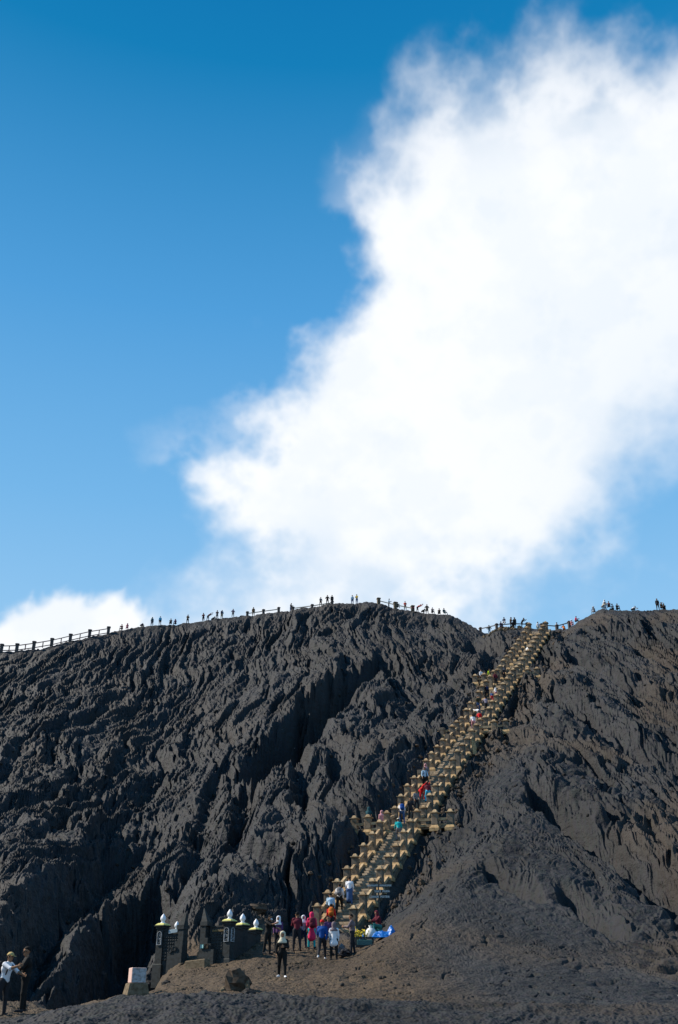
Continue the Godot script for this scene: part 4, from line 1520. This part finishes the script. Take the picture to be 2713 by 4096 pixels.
# ---------------------------------------------------------------- rim fences
func fence(called: String, label: String, pts: Array, tall: float, wide: float, stone: String, wood: String, bars: Array, mids: bool):
	var first: Vector2 = pts[0]
	var base := Vector3(first.x, ground(first.x, first.y), first.y)
	var o := thing(called, label, "fence", base)
	var st := begin()
	rings(st, [square_ring(wide * 0.5, wide * 0.5, -0.8), square_ring(wide * 0.5, wide * 0.5, tall - 0.12), square_ring(wide * 0.66, wide * 0.66, tall - 0.12), square_ring(wide * 0.66, wide * 0.66, tall - 0.02), square_ring(wide * 0.3, wide * 0.3, tall + 0.1)])
	var pm := finish(st)
	st = begin()
	block(st, Vector3(-0.5, -0.5, -0.5), Vector3(0.5, 0.5, 0.5))
	var box := finish(st)
	var last := Vector3.ZERO
	for i in pts.size():
		var q: Vector2 = pts[i]
		var p := Vector3(q.x, ground(q.x, q.y), q.y) - base
		piece("post", pm, M[stone], o, Transform3D(Basis(Vector3.UP, 0.25), p))
		if i > 0:
			for h in bars:
				piece("rail", box, M[wood], o, beam(last + Vector3(0, h, 0), p + Vector3(0, h, 0), 0.10, 0.13))
			if mids:
				var m := (last + p) * 0.5
				piece("baluster", box, M[wood], o, Transform3D(Basis.from_scale(Vector3(0.13, bars[0], 0.13)), m + Vector3(0, bars[0] * 0.5, 0)))
		last = p

func build_fences():
	fence("rim_fence", "long dark fence of stone posts and rails along the descending western rim", [Vector2(-58.2, -150.4), Vector2(-56.0, -150.8), Vector2(-53.7, -151.2), Vector2(-51.5, -151.9), Vector2(-49.1, -152.7), Vector2(-46.7, -154.1), Vector2(-44.4, -156.3), Vector2(-41.8, -158.2), Vector2(-39.2, -160.2)], 1.25, 0.5, "fence_stone", "fence_wood", [0.98, 0.22], true)
	fence("rim_fence", "short broken pale rail fence on the rim west of the summit", [Vector2(-16.4, -167.2), Vector2(-13.5, -166.9), Vector2(-10.75, -166.3)], 0.72, 0.4, "fence_stone", "pale_wood", [0.42], false)
	fence("rim_fence", "low pale rail fence just below the three people on the summit", [Vector2(-8.2, -166.0), Vector2(-4.75, -164.8), Vector2(-1.2, -164.2)], 0.62, 0.4, "fence_stone", "pale_wood", [0.4], false)
	fence("rim_fence", "fence with tall stone posts on the rim east of the summit", [Vector2(6.9, -161.7), Vector2(9.7, -160.6), Vector2(12.6, -159.4)], 1.05, 0.5, "kerb", "pale_wood", [0.6], false)
	fence("rim_fence", "dark railing behind the people in the notch at the stair head", [Vector2(22.4, -149.2), Vector2(24.2, -144.4), Vector2(26.6, -143.5), Vector2(28.6, -142.9)], 1.0, 0.34, "fence_stone", "steel_dark", [0.82], false)
	fence("rim_fence", "dark railing running east from the stair head behind visitors", [Vector2(30.6, -142.1), Vector2(32.7, -141.3), Vector2(34.4, -140.4)], 1.0, 0.34, "fence_stone", "steel_dark", [0.82], false)

# ---------------------------------------------------------------- loose stones and litter too many to count
func scatter(called: String, mesh: Mesh, m: Material, count: int, seed_: int, where: Callable, small: float, large: float):
	rng.seed = seed_
	var mm := MultiMesh.new()
	mm.transform_format = MultiMesh.TRANSFORM_3D
	mm.mesh = mesh
	mm.instance_count = count
	for i in count:
		var p: Vector2 = where.call(rng)
		var k := lerpf(small, large, pow(rng.randf(), 3.0))
		var b := Basis(Vector3.UP, rng.randf() * TAU) * Basis(Vector3.RIGHT, rng.randf_range(-0.4, 0.4))
		mm.set_instance_transform(i, Transform3D(b.scaled(Vector3(k, k * rng.randf_range(0.6, 1.0), k)), Vector3(p.x, ground(p.x, p.y) + k * 0.15, p.y)))
	var o := MultiMeshInstance3D.new()
	o.name = called
	o.multimesh = mm
	o.material_override = m
	o.set_meta("kind", "stuff")
	add_child(o, true)

func build_scatter():
	scatter("gravel", boulder(60, Vector3.ONE), M.dark_rock, 300, 5, func(r: RandomNumberGenerator): return Vector2(r.randf_range(-11, 9), r.randf_range(-56, -22)), 0.02, 0.16)
	scatter("slope_rubble", boulder(61, Vector3.ONE), M.dark_rock, 1400, 6, func(r: RandomNumberGenerator): return Vector2(r.randf_range(-50, 45), r.randf_range(-160, -58)), 0.10, 0.45)
	scatter("pale_litter", boulder(62, Vector3(1, 0.3, 0.6)), M.sack_white, 130, 7, func(r: RandomNumberGenerator): return Vector2(r.randf_range(-45, 44), r.randf_range(-158, -34)), 0.05, 0.24)
	scatter("notch_rubble", boulder(63, Vector3.ONE), M.tan_stone, 260, 8, func(r: RandomNumberGenerator): return Vector2(r.randf_range(22.0, 28.5), r.randf_range(-146, -142)), 0.15, 0.6)
	scatter("stair_rubble", boulder(64, Vector3.ONE), M.rock, 500, 9, func(r: RandomNumberGenerator):
		var p := STAIR_FOOT * S + UP * r.randf_range(0.0, 82.0) + ACROSS * (r.randf_range(1.7, 4.5) if r.randf() < 0.7 else r.randf_range(-3.5, -1.7))
		return p, 0.08, 0.5)

func build_all():
	make_materials()
	build_stairs()
	build_shrine()
	build_fences()
	build_plaza_things()
	build_scatter()
	the_people()
	build_people()

func the_people():
	# along the skyline
	person(on_ground(-37.36, -162.07), -20, 1.7, "sit", "maroon", "dark", "short", "person in a dark maroon jacket sitting beside the pink headscarf on the western rim")
	person(on_ground(-36.60, -162.60), 10, 1.62, "sit", "pink", "pink", "scarf", "seated person in a pink headscarf where the rim fence ends", {"head_dye": "pink"})
	person(on_ground(-34.60, -164.13), 160, 1.7, "slump", "navy", "dark", "cap", "hunched person in navy crouching alone on the western rim", {"head_dye": "navy"})
	person(on_ground(-32.85, -164.90), 185, 1.78, "stand_b", "paleblue", "navy", "short", "person with a teal backpack standing apart on the western rim", {"pack": "darkteal"})
	person(on_ground(-31.52, -165.25), 200, 1.68, "stand", "skyblue", "dark", "cap", "person in a bright blue top and pale cap on the western rim", {"head_dye": "paleblue"})
	person(on_ground(-29.75, -166.02), 5, 1.72, "sit", "black", "black", "short", "person all in black sitting on the western rim")
	person(on_ground(-28.93, -166.20), -15, 1.66, "sit", "purple", "dark", "scarf", "seated person in a dark purple headscarf next to the one in black", {"head_dye": "purple"})
	person(on_ground(-26.94, -166.85), 20, 1.72, "phone", "brown", "black", "long", "person in a brown jacket looking down at a phone on the rim")
	person(on_ground(-24.21, -167.14), -10, 1.72, "phone", "maroon", "dark", "short", "standing person in a maroon jacket with black trousers on the rim")
	person(on_ground(-23.42, -167.20), 60, 1.7, "bend", "maroon", "dark", "short", "person in maroon bending over on the rim")
	person(on_ground(-22.74, -167.32), 90, 1.6, "slump", "dark", "dark", "cap", "small dark crouched figure beside the bending person in maroon", {"head_dye": "dark"})
	person(on_ground(-21.81, -167.32), 10, 1.75, "arms_front", "navy", "grey", "short", "person in navy with pale grey trousers standing beside the big backpack")
	person(on_ground(-20.97, -167.38), 170, 1.8, "phone", "paleblue", "khaki", "short", "tall person in a pale shirt with a large navy backpack on the rim", {"pack": "navy"})
	person(on_ground(-19.01, -167.61), 15, 1.6, "hips", "purple", "dark", "long", "person in dark purple half hidden behind the rim edge")
	person(on_ground(-15.35, -167.44), 190, 1.78, "stand", "brown", "brown", "short", "lone person in a brown jacket by the broken pale fence")
	person(on_ground(-8.60, -166.26), 60, 1.78, "phone", "dark", "denim", "short", "lone person in blue jeans with a shoulder bag west of the summit")
	person(on_ground(-3.24, -164.61), 20, 1.72, "stand_b", "grey", "black", "short", "shorter person in a grey and black jacket at the summit group")
	person(on_ground(-2.05, -164.31), 0, 1.78, "hips", "black", "dark", "short", "person in a short black jacket facing out in the summit group")
	person(on_ground(-1.22, -164.19), 195, 1.8, "stand", "black", "black", "short", "person in a long black coat in the summit group", {"coat": 0.22})
	person(on_ground(2.35, -163.60), 0, 1.75, "stand", "paleblue", "denim", "short", "person in a pale blue shirt standing on the summit beside the yellow shirt")
	person(on_ground(3.14, -163.37), -25, 1.78, "arms_front", "yellow", "denim", "short", "person in a yellow shirt and jeans on the summit")
	person(on_ground(8.64, -161.54), 80, 1.72, "phone", "paleblue", "grey", "short", "person in a pale blue jacket leaning at the rail below the summit")
	person(on_ground(10.05, -160.83), 30, 1.7, "sit", "dark", "dark", "short", "dark seated figure in front of the tall stone posts below the summit")
	person(on_ground(11.39, -160.30), 0, 1.74, "arms_front", "red", "dark", "short", "standing person in a red jacket between the tall stone fence posts")
	person(on_ground(12.72, -159.41), -30, 1.62, "sit", "pinkred", "dark", "scarf", "seated person in a pinkish red headscarf beside the last stone post", {"head_dye": "pinkred"})
	person(on_ground(13.36, -159.00), 70, 1.7, "bend", "red", "dark", "short", "person in red bending down beside the seated people on the east rim")
	person(on_ground(14.04, -158.53), 100, 1.65, "slump", "dark", "dark", "cap", "dark crouching person next to the one bending in red", {"head_dye": "black"})
	person(on_ground(14.90, -157.88), 5, 1.78, "hips", "black", "black", "short", "person in black standing with bent arms on the east rim")
	person(on_ground(15.67, -157.17), 20, 1.68, "sit", "grey", "dark", "cap", "seated person in grey with a white cap on the east rim", {"head_dye": "white"})
	person(on_ground(16.79, -156.23), -10, 1.72, "sit", "dark", "dark", "short", "seated person in charcoal beside the teal jacket on the east rim")
	person(on_ground(17.53, -155.52), 30, 1.72, "sit_back", "darkteal", "darkteal", "short", "person in a teal jacket leaning back on the east rim slope")
	person(on_ground(38.03, -139.00), 200, 1.68, "sit", "grey", "grey", "hat", "person in grey under a white hat peeking over the eastern hill", {"head_dye": "white"})
	person(on_ground(39.11, -138.53), 40, 1.6, "slump", "cream", "grey", "short", "pale bent figure beside the white coat on the eastern hill")
	person(on_ground(39.51, -138.35), 10, 1.74, "stand", "white", "white", "scarf", "standing person in a white coat and headscarf on the eastern hill", {"coat": 0.3, "head_dye": "white"})
	person(on_ground(40.05, -138.06), -20, 1.62, "sit", "maroon", "dark", "short", "seated person in maroon between the white coat and the photographer")
	person(on_ground(40.62, -138.17), -60, 1.74, "sit_photo", "white", "dark", "short", "seated person in white taking a photograph on the eastern hill")
	person(on_ground(41.11, -137.88), 15, 1.72, "sit", "black", "black", "short", "black seated figure behind the seated photographer on the eastern hill")
	person(on_ground(43.05, -137.17), 95, 1.7, "slump", "white", "dark", "short", "person in a white top lying low at the eastern hill edge")
	person(on_ground(46.40, -135.58), -10, 1.78, "stand", "dark", "dark", "short", "tallest dark figure of the three at the far end of the eastern hill")
	person(on_ground(46.86, -135.52), 30, 1.7, "sit_photo", "brown", "dark", "short", "brown jacketed person crouched in the middle of the trio at the eastern hill end")
	person(on_ground(47.27, -135.46), -20, 1.72, "sit", "black", "dark", "short", "black seated figure closing the trio at the eastern hill end")
	# in the notch at the stair head
	person(on_ground(23.49, -147.30), 170, 1.72, "hips", "darkteal", "paleblue", "short", "person in a dark teal jacket with hands on hips in the notch")
	person(on_ground(24.66, -143.40), 20, 1.6, "sit", "navy", "navy", "short", "small navy figure seated by the rubble pile in the notch")
	person(on_ground(25.38, -143.80, 0.5), -30, 1.7, "sit", "navy", "white", "cap", "person in a navy cap perched on the rubble pile", {"head_dye": "navy"})
	person(on_ground(26.15, -143.00), 100, 1.74, "phone", "brown", "dark", "cap", "person in a brown jacket standing at the rubble pile", {"head_dye": "dark"})
	person(on_ground(26.74, -142.90), 150, 1.76, "stand", "black", "black", "cap", "person in a long black coat beside the brown jacket in the notch", {"coat": 0.25, "head_dye": "black"})
	person(on_ground(27.84, -142.90), 110, 1.76, "lean", "black", "dark", "short", "person in black leaning on the dark railing of the notch")
	person(on_ground(30.20, -142.60), 190, 1.72, "stand", "white", "cream", "short", "person in a white shirt and pale trousers behind the stair head")
	person(on_ground(30.93, -142.30), 20, 1.68, "arms_front", "pink", "navy", "long", "person in a pink jacket standing at the stair head")
	person(on_ground(32.85, -141.60), 200, 1.74, "stand", "white", "dark", "short", "person in a white shirt behind the tall post at the stair head")
	person(on_ground(33.77, -141.20), 180, 1.72, "lean", "orange", "orange", "short", "person in an orange jacket leaning over the east railing", {"coat": 0.2})
	person(on_ground(34.71, -140.30), 15, 1.62, "sit", "pink", "pink", "hat", "seated person in pink with a white hat east of the railing", {"head_dye": "white"})
	person(on_ground(35.28, -139.90), 60, 1.6, "sit", "pinkred", "dark", "short", "person in crimson just visible behind the rocks east of the stair head")
	# on the stairway
	person(on_stairs(54.3, -3.15, 0.25), 20, 1.72, "stand_b", "white", "dark", "short", "person in a white sleeved jacket standing on the uppermost side terrace", {"mask": "dark"})
	person(on_stairs(54.2, -2.05, 0.25), 190, 1.7, "stand", "neon", "dark", "short", "person in a neon yellow vest on the uppermost side terrace", {"pack": "dark"})
	person(on_stairs(56.2, -0.80), 30, 1.66, "stand_b", "dark", "dark", "scarf", "person in dark clothes and a grey headscarf just above the uppermost landing", {"head_dye": "grey"})
	person(on_stairs(52.0, -0.95), 15, 1.7, "descend", "maroon", "dark", "short", "person in dark maroon coming down below the uppermost landing")
	person(on_stairs(46.4, -0.75), 185, 1.74, "climb", "black", "dark", "short", "climber in black with a dark rucksack on the middle stairs", {"pack": "navy"})
	person(on_stairs(46.9, 0.10), 175, 1.2, "climb_b", "white", "pink", "scarf", "child in a white headscarf climbing beside the black rucksack", {"head_dye": "white"})
	person(on_stairs(45.6, -0.05), 180, 1.15, "climb", "denim", "red", "short", "small child in blue and red behind the climber in black")
	person(on_stairs(42.2, -0.85), 10, 1.74, "photo", "olive", "denim", "cap", "man in an olive shirt raising a camera on the middle stairs", {"head_dye": "grey"})
	person(on_stairs(42.0, 0.05), 185, 1.7, "climb_b", "plaid", "dark", "short", "climber in a plaid shirt beside the man with the camera")
	person(on_stairs(39.6, -0.15), 200, 1.66, "bend", "white", "grey", "short", "person in a white top bending forward on the middle stairs")
	person(on_stairs(37.2, -0.20), 190, 1.64, "climb", "white", "pink", "long", "climber in a white blouse and pink trousers below the bending person")
	person(on_stairs(37.9, 0.25), 170, 1.6, "climb_b", "red", "dark", "short", "person in red partly hidden by posts beside the pink trousers")
	person(on_stairs(79.0, 0.55), 160, 1.62, "slump", "maroon", "maroon", "scarf", "person in crimson crouched on the top steps", {"head_dye": "maroon"})
	person(on_stairs(21.4, -0.70), 10, 1.72, "descend", "paleblue", "black", "short", "man in a pale blue shirt and dark vest coming down by the posts", {"pack": "black"})
	person(on_stairs(22.6, -0.95), 0, 1.58, "descend", "grey", "dark", "scarf", "person in a pink headscarf behind the man in pale blue", {"head_dye": "pink"})
	person(on_stairs(18.2, 0.50), 190, 1.74, "climb", "maroon", "skyblue", "hood", "climber in a dark maroon hood and bright blue jeans", {"head_dye": "maroon"})
	person(on_stairs(18.9, -0.20), 30, 1.66, "bend", "red", "red", "short", "person in a bright red jacket bending on the lower stairs", {"coat": 0.2})
	person(on_stairs(17.1, -0.15), 20, 1.62, "descend", "grey", "dark", "long", "woman in grey with a yellow bag strap coming down")
	person(on_stairs(15.3, -0.75), 185, 1.72, "climb", "white", "denim", "long", "woman in white with a large blue bag on her back", {"pack": "blue"})
	person(on_stairs(15.9, -0.25), 10, 1.66, "descend", "dark", "dark", "short", "person in dark clothes between the blue bag and the posts")
	person(on_stairs(13.9, -1.90), 20, 1.6, "stand", "pink", "pink", "scarf", "person in a pale pink headscarf on the lowest side terrace", {"head_dye": "pink"})
	person(on_stairs(11.4, 0.25), 185, 1.68, "climb", "teal", "grey", "cap", "climber in a turquoise jacket and pale cap", {"head_dye": "cream"})
	person(on_stairs(13.3, -2.75, 0.75), 160, 1.72, "sit", "darkteal", "dark", "hood", "person in a hooded slate blue jacket sitting on the lowest side terrace", {"head_dye": "darkteal"})
	person(on_stairs(3.0, -0.30), 180, 1.7, "climb", "white", "denim", "short", "climber in a white top and blue skirt near the stair foot", {"skirt": 0.55})
	person(on_stairs(2.1, -0.62), 175, 1.7, "climb_b", "white", "black", "short", "climber in a white shirt with a grey rucksack near the stair foot", {"pack": "grey"})
	person(on_stairs(0.9, -0.72), 180, 1.74, "climb", "paleblue", "black", "short", "man in a pale blue shirt holding the lowest handrail")
	person(on_stairs(-0.4, -0.15), 180, 1.72, "climb", "red", "dark", "short", "person in a red jacket with an orange pack stepping onto the stairs", {"pack": "orange"})
	# at the foot of the stairs, by the shrine and in front
	person(on_ground(-2.08, -53.40), 185, 1.74, "arms_front", "maroon", "dark", "short", "man in a maroon shirt standing by the dark rock west of the stairs")
	person(on_ground(-1.37, -54.10), 190, 1.66, "stand", "pinkred", "teal", "hood", "woman in a hooded pink red raincoat wearing a dark backpack", {"coat": 0.42, "head_dye": "pinkred", "pack": "maroon"})
	person(on_ground(-1.80, -54.30), 10, 1.48, "stand_b", "plaid", "navy", "scarf", "small person in a patterned top and white headscarf behind the raincoat", {"head_dye": "white"})
	person(on_ground(-0.80, -50.90), 175, 1.72, "walk", "blue", "dark", "beanie", "man in a blue jumper and red knitted cap on the brown plaza", {"head_dye": "red", "shoe": "white"})
	person(on_ground(-0.24, -50.80), 180, 1.6, "stand", "white", "black", "scarf", "woman in a white jacket and purple headscarf on the brown plaza", {"coat": 0.18, "head_dye": "mauve"})
	person(on_ground(-0.52, -52.40), 20, 1.68, "stand_b", "purple", "dark", "short", "person in dark purple facing downhill behind the white jacket")
	person(on_ground(0.64, -52.00), -95, 1.74, "arms_front", "mauve", "dark", "short", "man in a mauve grey jacket standing by the flower bundles")
	person(on_ground(2.12, -56.60), -60, 1.66, "sit", "maroon", "seagreen", "hood", "flower seller sitting on the ground in a maroon shawl and green skirt", {"skirt": 0.3, "head_dye": "maroon"})
	person(on_ground(-3.42, -51.90), 60, 1.7, "reach", "black", "black", "long", "person all in black with a white face mask beside the shrine", {"mask": "white", "short": 1})
	person(on_ground(-2.98, -53.00), -20, 1.6, "stand_b", "purple", "dark", "scarf", "person in a purple top and white headscarf behind the masked one", {"head_dye": "white"})
	person(on_ground(-2.27, -43.60), 0, 1.66, "carry", "black", "black", "scarf", "walker in a white hood and black clothes coming down the plaza", {"head_dye": "cream", "shoe": "white"})
	person(on_ground(-9.92, -32.60), 70, 1.66, "reach", "white", "dark", "cap", "man in a white T shirt and straw coloured cap at the picture edge", {"head_dye": "straw", "short": 1, "pack": "black"})
	person(on_ground(-9.52, -33.40), -65, 1.76, "arms_front", "black", "black", "short", "man in black with sunglasses facing the man in the straw cap", {"shades": 1, "short": 1})

func on_ground(x: float, z: float, lift := 0.0) -> Vector3:
	return Vector3(x, ground(x, z) + lift - 0.01, z)
